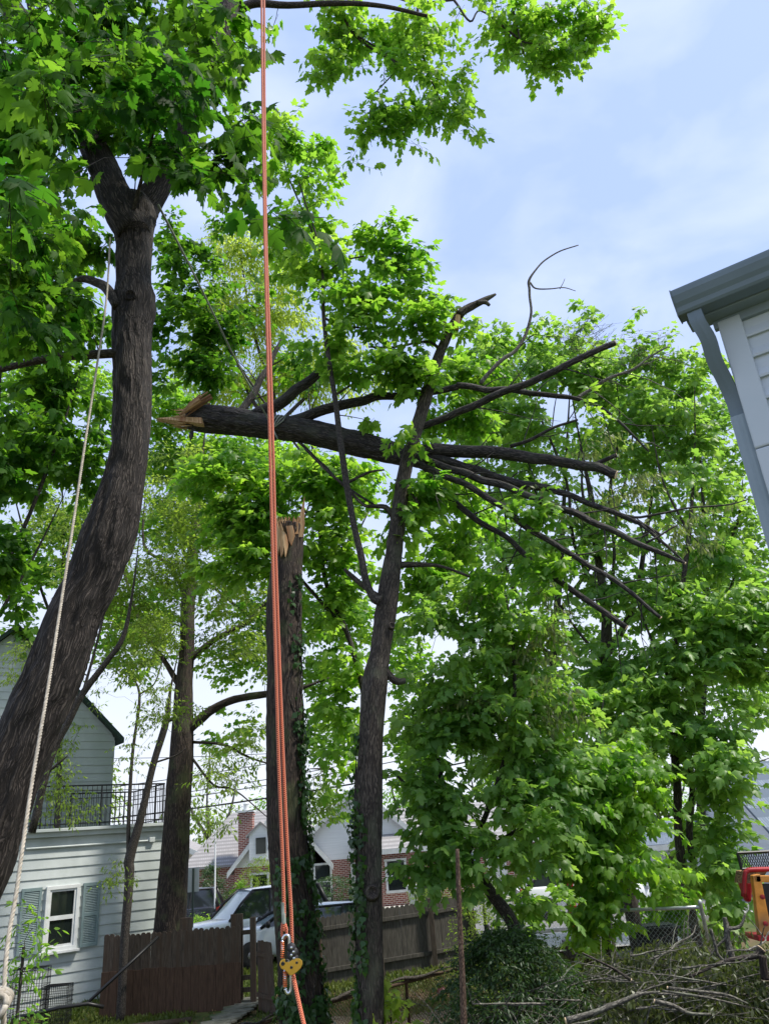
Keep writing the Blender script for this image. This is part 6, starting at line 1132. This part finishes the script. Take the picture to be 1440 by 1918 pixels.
cam0 = plate(heart(1.04), YR-.016, .004, M['gold'], 'front_plate', dv); plate(heart(.98, -2, 1), YR+.012, .004, M['gold'], 'back_plate', dv)
plate([(546, 1803), (556, 1800), (562, 1805), (554, 1818), (547, 1822), (544, 1812)], YR-.008, .014, M['gold'], 'cam', dv)
for x, y, r_ in ((530, 1805, .006), (537, 1799, .0045), (556, 1803, .004), (546, 1812, .0045)):
    mb = MB(); mb.lathe([(0, 0), (r_, 0), (r_, .0035), (r_*.75, .0045), (0, .003)], P(x, y, YR-.0165), axis=(0, -1, 0), sides=16); mb.build('rivet', M['blackm'], dv)
for i, (x, y) in enumerate(((546, 1775), (550, 1783), (546, 1789), (551, 1795))):
    mb = MB(); mb.lathe([(0, -.014), (.012, -.014), (.0145, -.011), (.0145, -.004), (.011, -.002), (.011, .002), (.0145, .004), (.0145, .011), (.012, .014), (0, .014)], P(x, y, YR), axis=(.1, -1, .1), sides=18); mb.build('link', M['binm'], dv, smooth=True)
    mb = MB(); mb.lathe([(0, 0), (.004, 0), (.004, .002), (0, .003)], P(x, y, YR-.0145), axis=(0, -1, 0), sides=12); mb.build('pin', M['steel'], dv)
def carabiner(label, cx_, y0, y1, w, Y):
    r_ = thing('carabiner', label, 'carabiner', P(cx_, (y0+y1)/2, Y), 'steel carabiners on the device'); ym = (y0+y1)/2; pts = []
    for k in range(21):
        a_ = -math.pi*.5+math.pi*k/20*1.0; 
    sp_ = [(cx_-w*.8, y0+8), (cx_-w*.3, y0+1), (cx_+w*.5, y0), (cx_+w, y0+6), (cx_+w, ym), (cx_+w, y1-6), (cx_+w*.4, y1), (cx_-w*.3, y1-1), (cx_-w*.8, y1-8)]
    c_ = [Vector(q[:3]) for q in cr([tuple(P(x, y, Y)) for x, y in sp_], 6)]; mb = MB(); mb.tube(c_, .0052, 12); mb.build('body', M['steel'], r_, smooth=True)
    mb = MB(); a_, b_ = P(cx_-w*.8, y0+8, Y), P(cx_-w*.8, y1-8, Y); mb.tube([a_, b_], .0045, 10); g_ = mb.build('gate', M['steel'], r_, smooth=True)
    mb = MB(); n_ = 9
    for k in range(n_): c = a_.lerp(b_, .12+.76*k/(n_-1)); mb.lathe([(.0045, -.0016), (.0072, -.0012), (.0072, .0012), (.0045, .0016)], c, axis=(b_-a_), sides=14)
    mb.build('gate_sleeve', M['orangem'], g_, smooth=True)
carabiner('upper steel carabiner joining the spliced rope eye to the gold plate', 535, 1752, 1806, 7, YR-.004)
carabiner('lower steel carabiner hanging under the gold plate', 539, 1808, 1860, 6, YR-.004)

# twisted white rope hanging down the left
wr = [Vector(q[:3]) for q in cr([tuple(P(x, y, Y)) for x, y, Y in ((207, 445, 6.0), (200, 560, 5.8), (183, 680, 5.5), (160, 830, 5.2), (135, 1000, 4.9), (112, 1150, 4.6), (92, 1280, 4.3), (75, 1380, 4.1), (60, 1470, 3.95), (44, 1580, 3.8), (30, 1680, 3.7), (16, 1760, 3.6), (8, 1860, 3.5), (10, 1960, 3.5))], 40)]
wt = thing('twisted_rope', 'thick twisted off-white rope hanging in front of the leaning maple trunk', 'rope', wr[-1]); mb = MB()
ln = 0; fr_a = Vector((0, 1, 0)); strands = [[], [], []]
for i, p in enumerate(wr):
    if i: ln += (p-wr[i-1]).length
dens = []
tot = ln; nst = int(tot/.009); cum = [0]
for i in range(1, len(wr)): cum.append(cum[-1]+(wr[i]-wr[i-1]).length)
j = 0
for i in range(nst):
    s_ = i/nst*tot
    while cum[j+1] < s_: j += 1
    c = wr[j].lerp(wr[j+1], (s_-cum[j])/(cum[j+1]-cum[j])); t_ = (wr[j+1]-wr[j]).normalized(); a_ = (fr_a-t_*t_.dot(fr_a)).normalized(); b_ = t_.cross(a_)
    for k in range(3):
        th = s_/.062*6.283+k*2.094; strands[k].append(c+(a_*math.cos(th)+b_*math.sin(th))*.0048)
for k in range(3): mb.tube(strands[k], .0055, 6)
mb.build('strands', M['ropew'], wt, smooth=True)
mb = MB(); cc = P(-6, 1885, 3.45)
for k in range(4):
    a0_ = k*.5; mb.tube([cc+Vector((math.cos(a)*.036, .01*math.sin(a*2+k)+.012*k, math.sin(a)*(.04-.006*k)+.01*k)) for a in np.linspace(a0_, a0_+6.3, 22)], .012, 8)
mb.build('coiled_knot', M['ropew'], wt, smooth=True)
print('verts', sum(len(o.data.vertices) for o in bpy.data.objects if o.type == 'MESH'), 'objs', len(bpy.data.objects))
